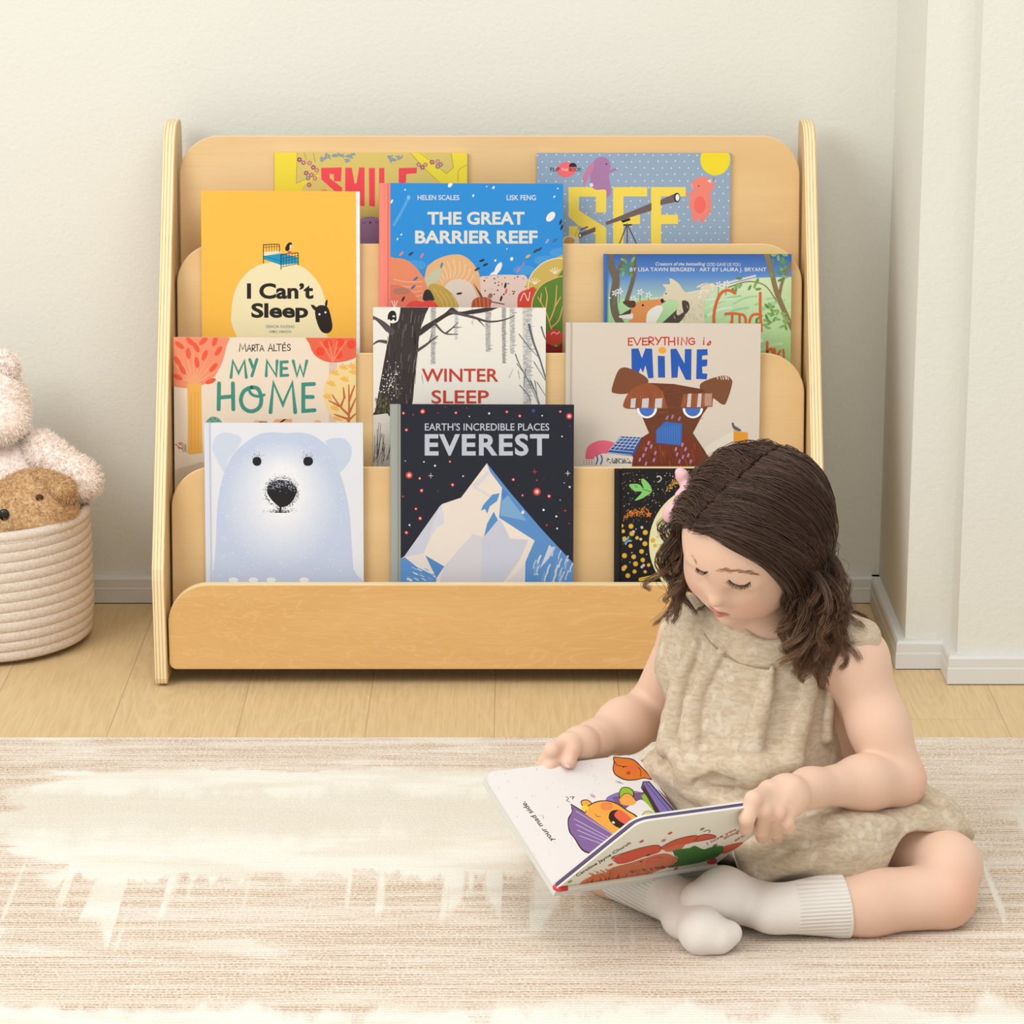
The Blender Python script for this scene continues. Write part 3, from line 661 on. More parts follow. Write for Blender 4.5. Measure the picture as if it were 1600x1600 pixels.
def art_god(A):
    A.frame(820, 200, .3)
    c0, c1, c2 = (52, 92, 168), (92, 140, 206), (150, 196, 206)
    A.grad([(400, 650), (1400, 650), (1400, 770), (400, 770)], [c0, c0, c1, c1]); A.grad([(400, 770), (1400, 770), (1400, 900), (400, 900)], [c1, c1, (226, 206, 206), (170, 204, 190)])
    A.grad([(400, 900), (700, 880), (1000, 830), (1200, 780), (1420, 775), (1420, 1300), (400, 1300)], [(168, 214, 158), (188, 222, 170), (206, 226, 190), (216, 230, 190), (196, 220, 170), (150, 204, 130), (140, 206, 136)])
    A.smooth([(640, 905), (900, 850), (1080, 800), (1200, 770)], 10, (232, 210, 214))
    for k in range(26): A.smooth([(x := rr.uniform(700, 1300), y := rr.uniform(900, 1180)), (x+60, y-30), (x+120, y-40)], rr.uniform(6, 18), rr.choice([(196, 226, 176), (176, 216, 160), (214, 234, 206), (160, 208, 150)]))
    tr = (112, 100, 84)
    A.smooth([(440, 650), (450, 720), (475, 790), (462, 880), (470, 960), (500, 1020)], 40, tr); A.smooth([(565, 650), (570, 760), (530, 900)], 22, tr); A.smooth([(530, 650), (490, 740), (470, 800)], 18, tr)
    for x, y in ((495, 850), (602, 855), (645, 870), (565, 890), (430, 885), (470, 860), (1010, 815), (1050, 810), (680, 900)):
        A.stroke([(x, y+12), (x-4, y+60)], 4, (90, 140, 110))
        for k in range(5): A.disc(x+11*math.cos(k*1.26), y+11*math.sin(k*1.26), 8, (228, 232, 240), 4, k*1.26, n=7)
        A.disc(x, y, 4, (200, 170, 120), n=6)
    A.smooth([(1255, 640), (1285, 750), (1310, 850), (1350, 950), (1400, 1060)], 26, (138, 118, 84)); A.smooth([(1400, 690), (1345, 790), (1325, 880)], 16, (138, 118, 84)); A.smooth([(1060, 830), (1160, 800), (1250, 820), (1310, 900)], 6, (132, 124, 84))
    lf = (110, 156, 84)
    for cx, cy, n_ in ((1330, 690, 10), (1320, 760, 8), (1290, 960, 12), (1240, 1010, 10), (1330, 1000, 8), (540, 740, 7), (530, 700, 5), (1090, 820, 5), (1180, 820, 5)):
        for k in range(n_):
            A.disc(cx+rr.uniform(-38, 38), cy+rr.uniform(-40, 40), 17, rr.choice([lf, (136, 176, 100), (92, 140, 76)]), 7, rr.uniform(0, PI), n=9)
    # fox and cub
    A.curve([(552, 1030), (550, 950), (590, 905), (660, 895), (720, 890), (730, 906), (690, 930), (660, 960), (640, 1030)], (222, 148, 88)); A.curve([(490, 985), (520, 960), (560, 965), (556, 995)], (232, 228, 220)); A.curve([(510, 905), (570, 900), (575, 930), (545, 935)], (90, 62, 46)); A.poly([(488, 978), (555, 940), (552, 968)], (86, 66, 54))
    A.curve([(640, 960), (690, 925), (720, 935), (705, 975), (670, 1030), (635, 1030)], (236, 234, 226)); A.disc(728, 897, 8, INK); A.disc(615, 923, 6, INK)
    A.poly([(705, 1025), (820, 920), (850, 900), (858, 950), (790, 1030)], (84, 72, 62))
    fur = (222, 212, 184)
    A.curve([(720, 870), (735, 840), (718, 815), (755, 812), (755, 782), (800, 808), (830, 850), (870, 870), (910, 850), (920, 825), (975, 808), (995, 830), (960, 870), (930, 920), (930, 1030), (830, 1030), (835, 960), (800, 975), (790, 960), (800, 910), (760, 895), (725, 900)], fur)
    A.curve([(820, 900), (850, 905), (858, 940), (835, 970), (822, 940)], (78, 66, 60)); A.disc(735, 862, 4, INK); A.disc(716, 900, 9, (50, 44, 40), 12)
    for k in range(30): A.stroke([(x := rr.uniform(890, 985), y := rr.uniform(815, 890)), (x+12, y-10)], 3, (240, 236, 220))
    for k in range(22): A.stroke([(x := rr.uniform(770, 920), y := rr.uniform(880, 1000)), (x+6, y+14)], 3, (196, 182, 150))
    A.text('Creators of the bestselling', 681, 940, 699, 722, (226, 232, 240), .006, .25); A.text('GOD GAVE US YOU', 948, 1122, 702, 719, (226, 232, 240), .0)
    A.text('BY LISA TAWN BERGREN \u00b7 ART BY LAURA J. BRYANT', 548, 1258, 727, 753, (232, 236, 240), .004)
    O = (220, 104, 52)
    A.smooth([(1095, 860), (1060, 845), (1020, 862), (992, 930), (985, 1010), (1010, 1090), (1060, 1080), (1076, 1010)], 15, O); A.smooth([(1045, 968), (1080, 966), (1115, 968)], 13, O); A.stroke([(1080, 968), (1078, 1060)], 13, O)
    A.smooth([(1118, 970), (1140, 975), (1150, 1000), (1148, 1060)], 13, O); A.stroke([(1118, 970), (1118, 1060)], 12, O); A.smooth([(1226, 860), (1226, 960), (1232, 1056)], 14, O); A.smooth([(1226, 970), (1185, 975), (1170, 1020), (1200, 1050), (1230, 1010)], 13, O)
    A.smooth([(1262, 1115), (1265, 1190), (1290, 1180), (1285, 1150), (1262, 1165)], 13, O); A.smooth([(1300, 1150), (1310, 1190), (1330, 1160)], 11, O); A.smooth([(1345, 1155), (1348, 1200), (1320, 1240)], 11, O)
def art_home(A):
    A.frame(230, 500, .225)
    A.poly([(1262, 250), (1320, 250), (1310, 760), (1262, 760)], (222, 196, 182))
    A.curve([(150, 100), (540, 100), (548, 190), (510, 320), (440, 420), (330, 468), (230, 470), (170, 440), (150, 300)], (240, 146, 112))
    for k in range(9):
        a = -1.1+k*.27; A.smooth([(325, 450), (325+120*math.sin(a), 450-140*math.cos(a)), (325+200*math.sin(a), 450-230*math.cos(a))], 14, (240, 166, 122), taper=5)
    for x, y, r in ((340, 190, .5), (285, 232, .1), (400, 245, -.4), (345, 295, .15), (212, 285, .6), (225, 175, .9), (495, 215, -.6), (300, 150, .8), (210, 395, 1.1), (440, 425, -1.2), (390, 145, -.8), (245, 345, .5), (460, 330, -.7), (470, 145, -.3)):
        A.disc(x, y, 17, (236, 92, 66), 40, -r, n=14)
    A.poly([(278, 440), (375, 440), (380, 700), (385, 925), (300, 935), (280, 925), (284, 700)], (238, 178, 84))
    for x in (305, 330, 352): A.stroke([(x, 500), (x+2, 900)], 4, (228, 158, 68))
    A.curve([(1125, 100), (1128, 170), (1160, 240), (1230, 285), (1310, 295), (1400, 280), (1460, 240), (1470, 100)], (232, 104, 76))
    for x, y in ((1255, 165), (1340, 160), (1200, 220), (1325, 240), (1420, 170)): A.disc(x, y, 31, (238, 74, 50))
    for k in (-.6, -.2, .2, .6): A.smooth([(1290, 290), (1290+70*k, 220), (1290+150*k, 150)], 10, (240, 136, 104))
    A.curve([(1480, 305), (1390, 312), (1300, 350), (1240, 430), (1225, 530), (1260, 640), (1330, 700), (1480, 730)], (243, 214, 150))
    for x, y in ((1300, 375), (1370, 420), (1275, 450), (1360, 335), (1430, 370), (1250, 540), (1300, 620), (1420, 330), (1320, 690)):
        for k in range(4): A.disc(x+14*math.cos(k*.9-2.6), y+14*math.sin(k*.9-2.6), 22, (238, 186, 96), 9, k*.9-2.6, n=8)
    for p in ([(1400, 720), (1402, 600), (1400, 450)], [(1402, 560), (1440, 455)], [(1400, 660), (1340, 600), (1285, 520)], [(1340, 600), (1262, 560)], [(1400, 690), (1300, 655)], [(1405, 640), (1450, 540)], [(1395, 700), (1460, 640)], [(1370, 540), (1362, 470)], [(1345, 600), (1372, 530)]): A.smooth(p, 18, (196, 112, 70), taper=8)
    GN = (66, 146, 128)
    A.letters('MARTA', [(640, 680), (700, 728), (742, 770), (768, 800), (790, 812)], 168, 216, 6, INK) if False else A.letters('MARTA', [(640, 686, 165, 218), (694, 722, 172, 216), (730, 752, 176, 216), (750, 778, 170, 214), (782, 810, 174, 216)], 168, 216, 6, INK)
    A.letters('ALTeS', [(840, 872, 166, 216), (880, 902, 170, 214), (898, 932, 168, 214), (940, 964, 172, 214), (972, 996, 168, 212)], 168, 216, 6, INK)
    A.letters('MY', [(582, 688, 284, 398), (712, 762, 274, 388)], 280, 396, 20, GN)
    A.letters('NEW', [(826, 902, 284, 388), (930, 976, 290, 386), (1014, 1108, 284, 388)], 280, 390, 20, GN)
    A.letters('HOME', [(496, 598, 440, 620), (650, 800, 458, 634), (856, 1028, 436, 640), (1084, 1162, 444, 632)], 440, 636, 27, GN)
    A.smooth([(700, 470), (725, 515), (770, 530), (812, 520)], 20, GN)
    A.curve([(402, 740), (420, 690), (460, 670), (505, 690), (522, 740)], (120, 166, 146))
    for x, y in ((440, 690), (470, 685), (455, 705), (490, 700)): A.disc(x, y, 6, (76, 124, 106))
    A.poly([(716, 730), (750, 698), (830, 700), (850, 730)], (230, 170, 122)); A.poly([(856, 730), (890, 690), (1005, 686), (1008, 730)], (230, 170, 122)); A.stroke([(780, 712), (830, 714)], 13, INK); A.poly([(905, 718), (950, 688), (970, 688), (925, 718)], INK)
    A.curve([(1150, 740), (1165, 700), (1200, 700), (1222, 740)], (236, 176, 132))
    for k in range(14): A.stroke([(x := rr.uniform(192, 240), y := rr.uniform(848, 890)), (x+8, y+10)], 5, (220, 110, 80))
    for x in (250, 262, 272): A.stroke([(x, 915), (x-6, 862)], 4, (90, 100, 96))
    A.curve([(170, 1100), (200, 1040), (300, 1010), (400, 990), (520, 1100), (520, 1250), (170, 1250)], (216, 196, 168))
def art_winter(A):
    A.frame(560, 460, .225)
    for x0, x1, y1, g_ in ((500, 540, 485, 150), (664, 694, 316, 175), (785, 803, 215, 185), (880, 922, 400, 150), (995, 1027, 480, 140), (1048, 1090, 412, 165), (1140, 1206, 770, 165)):
        A.poly([(x0, 70), (x1, 70), (x1-6, y1), (x0+4, y1)], (g_+45, g_+43, g_+40))
        for k in range(int((y1-70)/9)):
            y = 75+k*9; a = rr.uniform(x0, (x0+x1)/2); A.stroke([(a, y), (a+rr.uniform(8, x1-x0-8), y+rr.uniform(-2, 2))], rr.uniform(2, 5), (g_-25+rr.randint(-15, 15),)*3, up=(k == 0))
    D = (62, 54, 54)
    A.curve([(100, 840), (118, 800), (150, 620), (190, 400), (220, 250), (215, 150), (220, 60), (475, 60), (462, 150), (430, 250), (408, 420), (390, 600), (372, 770), (330, 840), (200, 900)], D)
    A.curve([(420, 290), (440, 230), (520, 180), (600, 130), (650, 90), (700, 120), (800, 105), (1000, 75), (900, 118), (760, 140), (650, 140), (560, 190), (480, 250)], D)
    for p, w0 in (([(640, 120), (800, 160), (900, 188), (1000, 180), (1080, 150)], 22), ([(530, 200), (600, 270), (690, 276)], 18), ([(610, 268), (650, 235), (690, 195)], 14), ([(660, 230), (720, 228)], 8), ([(410, 390), (470, 350), (520, 310), (550, 290)], 22), ([(490, 335), (512, 270)], 8), ([(820, 165), (880, 225)], 12), ([(230, 260), (170, 200), (100, 155)], 46), ([(190, 330), (140, 325), (98, 350)], 26), ([(200, 250), (120, 170), (90, 190)], 22)): A.smooth(p, w0, (88, 78, 80), taper=w0*.3)
    for k in range(90):
        t = rr.random(); y = rr.uniform(110, 800); xl = 225-(y-100)*.14; xr_ = 455-(y-100)*.12; x = xl+(xr_-xl)*t
        A.stroke([(x, y), (x-rr.uniform(4, 10), y+rr.uniform(40, 90))], rr.uniform(2, 5), rr.choice([(104, 94, 90), (34, 30, 32), (126, 116, 108), (44, 40, 40)]))
    for k in range(60): A.stroke([(x := rr.uniform(110, 230), y := rr.uniform(700, 810)), (x+rr.uniform(-8, 8), y+18)], 4, rr.choice([(110, 106, 60), (86, 84, 52), (136, 128, 84)]))
    for k in range(70): A.disc(220+rr.gauss(0, 36), 600+rr.gauss(0, 70), rr.uniform(2, 5), WHT, n=7)
    A.curve([(185, 60), (285, 60), (280, 170), (255, 196), (232, 200), (205, 190), (188, 165)], (240, 236, 226)); A.curve([(204, 178), (206, 140), (225, 115), (250, 116), (262, 135), (264, 178), (250, 182), (245, 172), (225, 184), (215, 172)], INK); A.disc(245, 152, 10, (230, 226, 216), 6)
    A.poly([(90, 840), (200, 826), (260, 900), (260, 1300), (90, 1300)], (222, 216, 208))
    for k in range(20): A.stroke([(x := rr.uniform(100, 215), y := rr.uniform(1100, 1190)), (x+rr.uniform(-10, 40), y-rr.uniform(60, 240))], 3, (60, 56, 54))
    for p, w0 in (([(1185, 210), (1215, 330), (1260, 450), (1305, 600)], 16), ([(1115, 275), (1180, 360), (1245, 430)], 6), ([(1270, 225), (1290, 290), (1305, 320)], 10), ([(1220, 470), (1300, 600)], 6), ([(1090, 415), (1120, 490), (1180, 600), (1250, 760)], 7), ([(1100, 480), (1145, 540)], 5), ([(1195, 600), (1230, 680), (1260, 770)], 10), ([(1120, 630), (1180, 700), (1195, 750)], 6), ([(1225, 600), (1240, 690)], 6), ([(1240, 610), (1300, 705)], 5), ([(1160, 520), (1150, 640)], 5), ([(1110, 530), (1120, 590)], 3), ([(1045, 580), (1075, 515)], 2), ([(440, 560), (450, 620)], 3)): A.smooth(p, w0, (92, 100, 112), taper=w0*.5)
    R = (198, 66, 50)
    A.text('WINTER', 440, 972, 516, 607, R, .012); A.text('SLEEP', 508, 905, 665, 758, R, .012)
def art_mine(A):
    A.frame(860, 480, .275)
    R = (196, 58, 44)
    A.letters('EVERYTHING', [(444, 466, 176, 216), (472, 514, 174, 216), (524, 552, 176, 214), (560, 590, 172, 214), (596, 630, 172, 212), (634, 668, 172, 214), (672, 706, 172, 216), (718, 732, 172, 212), (744, 776, 172, 214), (786, 820, 176, 212)], 174, 216, 7.5, R)
    A.letters('is', [(862, 880, 172, 214), (888, 914, 186, 216)], 178, 214, 7, R)
    B = (40, 92, 184)
    A.poly([(460, 236), (500, 234), (520, 290), (540, 234), (578, 236), (586, 402), (556, 404), (540, 330), (526, 372), (512, 345), (492, 400), (462, 400)], B)
    A.poly([(610, 276), (650, 278), (652, 400), (612, 400)], B); A.disc(636, 245, 23, (243, 166, 58), 19)
    A.poly([(682, 238), (716, 236), (762, 320), (764, 238), (802, 238), (800, 414), (768, 412), (728, 330), (722, 400), (688, 402)], B)
    A.poly([(832, 240), (892, 238), (894, 272), (862, 276), (862, 298), (892, 296), (890, 334), (862, 338), (864, 376), (892, 378), (888, 410), (828, 408)], B)
    BR = (112, 64, 42); BD = (92, 50, 34)
    def grainy(pts, x0, x1, y0, y1, dirx, cols, n_):
        for k in range(n_):
            x = rr.uniform(x0, x1); y = rr.uniform(y0, y1); L = rr.uniform(20, 60)
            A.stroke([(x, y), (x+L*dirx, y+L*(1-abs(dirx))+rr.uniform(-4, 4))], rr.uniform(1.5, 3.5), rr.choice(cols))
    A.curve([(348, 470), (380, 370), (415, 342), (470, 356), (540, 395), (555, 430), (500, 470), (430, 492), (370, 490)], (128, 78, 52))
    A.curve([(850, 440), (900, 410), (985, 388), (1025, 405), (1032, 440), (1000, 540), (975, 552), (930, 520), (865, 490)], (126, 80, 54))
    for k in range(14): A.stroke([(x := rr.uniform(940, 1020), 385+rr.uniform(0, 14)), (x+6, 400+rr.uniform(0, 14))], 4, (212, 196, 180))
    A.poly([(520, 440), (560, 430), (700, 436), (860, 465), (925, 520), (900, 560), (865, 610), (810, 715), (900, 850), (930, 920), (455, 920), (470, 830), (520, 740), (560, 715), (520, 620), (470, 560)], BR)
    A.poly([(560, 715), (520, 740), (470, 830), (452, 920), (900, 920), (850, 830), (790, 735), (740, 700), (600, 705)], (124, 58, 38))
    grainy(None, 560, 830, 445, 640, 1.0, [BD, (132, 80, 54)], 40); grainy(None, 480, 820, 760, 880, 0.15, [(152, 78, 44), (96, 44, 30), (170, 100, 60)], 60)
    A.curve([(420, 572), (430, 510), (470, 460), (540, 432), (600, 445), (640, 490), (662, 560), (662, 575), (540, 576)], (152, 84, 52)); A.poly([(755, 494), (880, 486), (925, 486), (920, 565), (865, 570), (740, 570)], (158, 88, 54))
    grainy(None, 440, 640, 470, 540, 0.0, [(176, 104, 66), (130, 66, 40)], 24); grainy(None, 760, 910, 492, 540, 0.0, [(182, 112, 72), (130, 66, 40)], 16)
    for x, w_ in ((458, 28), (522, 38), (596, 40)): A.poly([(x, 520), (x+w_, 516), (x+w_-4, 572), (x-4, 572)], (206, 204, 208))
    for x in (782, 840): A.poly([(x, 492), (x+20, 490), (x+14, 568), (x-8, 568)], (206, 204, 208))
    for k in range(8): A.stroke([(880+k*5, 492), (878+k*5, 560)], 2, (226, 206, 190))
    for x in (548, 809):
        A.poly([(x+58*math.cos(a), 574+57*math.sin(a)) for a in (i*PI/14 for i in range(15))], WHT); A.poly([(x+44*math.cos(a), 574+46*math.sin(a)) for a in (i*PI/14 for i in range(15))], (74, 116, 200))
    A.poly([(652, 650), (748, 660), (746, 786), (602, 772), (598, 702)], (62, 110, 190))
    for k in range(10): A.stroke([(612+k*13, 690-k*2), (610+k*13.6, 768+k)], 3, (86, 136, 210))
    for x, y in ((660, 635), (690, 630), (730, 640)): A.stroke([(x, y), (x+6, y-14)], 12, (164, 124, 140))
    for x, y in ((560, 765), (575, 785), (545, 800), (598, 822), (530, 835), (590, 862), (510, 860), (545, 882), (715, 800), (722, 830), (735, 870), (752, 775), (770, 800), (785, 835), (800, 870), (755, 845)): A.stroke([(x, y), (x-4, y+13)], 11, (186, 140, 180))
    A.curve([(200, 835), (215, 790), (270, 760), (330, 760), (365, 780), (320, 830), (250, 860), (205, 862)], (236, 108, 132))
    A.poly([(400, 734), (520, 740), (470, 846), (320, 826)], (52, 94, 168))
    for k in range(6):
        A.stroke([(330+k*28, 815-k*2), (405+k*22, 738)], 3, (214, 222, 232)); A.stroke([(395-k*14, 745+k*16), (505-k*9, 750+k*18)], 3, (214, 222, 232))
    A.poly([(300, 830), (470, 850), (460, 920), (250, 920), (250, 850)], (232, 226, 216))
    for k in range(46): A.stroke([(x := rr.uniform(320, 455), y := rr.choice([862, 872, 882])), (x+rr.uniform(3, 9), y+3)], 5, INK)
    A.poly([(180, 868), (245, 862), (245, 920), (180, 920)], (236, 226, 214))
    for k in range(12): A.disc(190+(k % 4)*15, 872+(k//4)*10, 3.4, (140, 50, 50), n=7)
    for x in (262, 288): A.smooth([(x, 842), (x+6, 865), (x-2, 892)], 7, (52, 80, 160))
    A.poly([(870, 800), (1040, 700), (1040, 760), (890, 840)], (228, 222, 206)); A.poly([(1040, 702), (1120, 712), (1120, 780), (1040, 760)], (232, 156, 52))
    A.curve([(1030, 660), (1040, 656), (1046, 672), (1075, 690), (1084, 702), (1062, 702), (1040, 690)], (96, 96, 104))
def art_polar(A):
    A.frame(300, 640, .1875)
    def ears(g1): pass
    A.curve([(272, 525), (220, 440), (175, 350), (172, 280), (205, 220), (270, 190), (350, 205), (410, 240), (380, 320), (300, 420)], (206, 216, 234))
    A.curve([(1110, 270), (1150, 245), (1215, 236), (1280, 250), (1325, 310), (1330, 380), (1300, 450), (1232, 522), (1200, 450), (1160, 340)], (200, 212, 232))
    def body(s, dy=0):
        P = [(160, 1500), (180, 1330), (200, 1100), (205, 900), (225, 700), (262, 545), (330, 390), (440, 280), (560, 205), (680, 188), (790, 196), (900, 190), (1000, 212), (1080, 262), (1170, 350), (1230, 520), (1285, 700), (1315, 880), (1330, 1100), (1345, 1330), (1360, 1500)]
        cx, cy = 720, 900+dy
        return [(cx+(x-cx)*s, cy+(y-cy)*s) for x, y in P]
    A.curve(body(1.0), (196, 208, 232), 4)
    for k in range(1, 16):
        t = k/15; c = tuple(int((196, 208, 232)[i]+((240, 242, 247)[i]-(196, 208, 232)[i])*t) for i in range(3))
        A.disc(735+20*t, 800-120*t, 505*(1-.72*t), c, 560*(1-.62*t), n=48)
    for k in range(700):
        x = rr.uniform(230, 1300); y = rr.uniform(230, 1400); cx = (x-760)/560; 
        if cx*cx+((max(0, 700-y))/520)**2 > .9: continue
        A.disc(x, y, rr.uniform(3, 8), rr.choice([(228, 234, 244), (206, 216, 236), (238, 241, 247)]), rr.uniform(2, 4), rr.uniform(0, 1), n=5, up=(k % 200 == 0))
    N = (34, 32, 36)
    A.curve([(625, 680), (640, 625), (690, 592), (750, 585), (820, 600), (868, 650), (872, 690), (840, 760), (790, 803), (735, 810), (680, 770), (640, 720)], N)
    A.curve([(505, 440), (512, 405), (540, 395), (570, 405), (578, 440), (560, 466), (525, 466)], N); A.curve([(928, 440), (935, 405), (965, 392), (1000, 405), (1008, 440), (985, 466), (945, 466)], N)
    A.up()
    for k in range(420):
        a = rr.uniform(0, 2*PI); r = 1.0+abs(rr.gauss(0, .12)); A.disc(748+124*r*math.cos(a), 690-115*r*math.sin(a)*(1 if math.sin(a) > 0 else .96), rr.uniform(1.6, 4), N, n=5, up=False)
    for k in range(90):
        for cx in (541, 968): A.disc(cx+rr.gauss(0, 26), 400+rr.gauss(0, 22), rr.uniform(1.4, 3), N, n=5, up=False)
    for k in range(190): A.disc(rr.gauss(738, 52), 856-abs(rr.gauss(0, 18)), rr.uniform(1.6, 4), N, n=5, up=False)
    A.stroke([(738, 800), (736, 855)], 16, N); A.stroke([(690, 856), (790, 856)], 7, N)
    A.up()
    for k in range(170): A.disc(rr.uniform(640, 860), rr.gauss(620, 26), rr.uniform(2, 5), (176, 182, 200), n=5, up=False)
    for x in (345, 510, 660, 935): A.disc(x, 1420, 40, (240, 244, 248), 22)
def art_everest(A):
    A.frame(590, 620, .20625)
    for k in range(45): A.disc(rr.uniform(180, 1490), rr.uniform(70, 1150), rr.uniform(1.5, 3), rr.choice([(60, 70, 120), (120, 50, 54), (150, 150, 160)]), n=6)
    Rr = (206, 66, 66)
    for x, y, r in ((196, 124, 11), (341, 111, 19), (593, 121, 11), (979, 114, 11), (1077, 145, 12), (1384, 112, 10), (1452, 147, 24), (218, 251, 12), (548, 491, 9), (239, 594, 26), (319, 618, 11), (333, 710, 14), (568, 667, 13), (290, 849, 11), (218, 1029, 13), (1028, 627, 12), (1207, 719, 29), (1299, 753, 14), (1098, 746, 9), (322, 921, 14), (193, 755, 7), (1281, 973, 7), (1421, 862, 7), (460, 123, 4), (269, 135, 5), (515, 79, 4), (675, 85, 4), (1458, 219, 4), (1206, 632, 6), (458, 714, 4), (1451, 960, 5)):
        A.disc(x, y, r, Rr, n=14)
        if r > 8: A.disc(x, y, r*.5, (246, 200, 190), n=10)
    for x, y, r in ((695, 149, 5), (845, 126, 8), (1247, 143, 6), (1397, 300, 6), (351, 493, 6), (435, 522, 8), (648, 601, 6), (1257, 857, 9), (1455, 683, 8), (1360, 998, 7), (1354, 906, 8), (241, 971, 7), (211, 486, 4), (1414, 652, 4), (1383, 783, 4)): A.disc(x, y, r, (226, 230, 240), n=9)
    A.disc(1181, 106, 14, (60, 76, 150))
    for x, y, c in ((403, 598, (214, 206, 210)), (1190, 567, (210, 64, 56)), (1441, 579, (226, 230, 240))): A.stroke([(x-16, y), (x+16, y)], 4, c); A.stroke([(x, y-18), (x, y+18)], 4, c)
    S = (192, 198, 212)
    A.text("EARTH'S INCREDIBLE PLACES", 358, 1300, 199, 256, S, .008); A.text('EVEREST', 357, 1299, 281, 447, S, .03, 0, 1.12)
    BL = (92, 146, 206); CR = (234, 224, 212); LV = (204, 206, 222)
    A.poly([(828, 503), (1000, 720), (1240, 1000), (1510, 1290), (1510, 1480), (170, 1480), (170, 1228), (200, 1212), (470, 830), (490, 812), (632, 764)], CR)
    A.poly([(828, 503), (1000, 720), (1240, 1000), (1510, 1290), (1510, 1480), (1115, 1480), (1120, 1250), (1190, 1090), (920, 915), (943, 690), (850, 565)], BL)
    A.poly([(985, 745), (1130, 940), (930, 900), (940, 760)], (128, 172, 214)); A.poly([(945, 690), (990, 740), (945, 790)], (80, 134, 200)); A.curve([(1088, 878), (1102, 858), (1112, 880), (1098, 888)], (226, 226, 232))
    A.poly([(200, 1212), (470, 830), (490, 835), (350, 1185), (250, 1215)], LV); A.poly([(470, 830), (500, 880), (504, 955), (440, 1000), (385, 1100), (420, 960)], (214, 214, 226))
    A.poly([(832, 560), (850, 575), (800, 640), (740, 690), (715, 670)], (216, 214, 220)); A.poly([(735, 675), (860, 745), (850, 760), (720, 690)], (220, 216, 218))
    A.poly([(925, 730), (905, 790), (850, 830), (830, 885), (815, 850), (782, 862), (800, 820), (870, 740)], BL); A.poly([(880, 870), (912, 935), (870, 985), (805, 1060), (830, 960)], BL)
    A.poly([(720, 1040), (800, 1060), (780, 1480), (450, 1480), (500, 1290), (640, 1130)], (214, 210, 218)); A.poly([(905, 940), (940, 930), (1000, 1075), (1140, 1085), (1080, 1230), (900, 1480), (780, 1480), (790, 1080)], LV); A.poly([(930, 930), (1185, 1085), (1010, 1072)], (238, 228, 216))
    A.poly([(360, 1200), (505, 1285), (445, 1375), (385, 1250)], (84, 138, 200)); A.poly([(170, 1228), (210, 1215), (445, 1375), (440, 1480), (170, 1480)], BL); A.poly([(205, 1215), (345, 1185), (380, 1260), (420, 1350), (300, 1290)], (226, 220, 214))
    for k in range(24): A.stroke([(x := rr.uniform(190, 400), y := rr.uniform(1290, 1380)), (x+30, y+16)], rr.uniform(3, 8), rr.choice([(222, 222, 228), (120, 164, 212)]))
    for k in range(40):
        x = rr.uniform(1200, 1480); y = rr.uniform(1130+abs(x-1330)*.6, 1380); A.smooth([(x, y), (x-14, y+30), (x-20, y+60)], rr.uniform(6, 20), rr.choice([(206, 212, 224), (122, 164, 210), (180, 196, 218), (100, 150, 206)]))
    A.poly([(1300, 1120), (1330, 1150), (1300, 1220), (1230, 1300), (1270, 1200)], (206, 212, 224)); A.poly([(1060, 1330), (1120, 1260), (1115, 1480), (890, 1480)], (222, 216, 220))
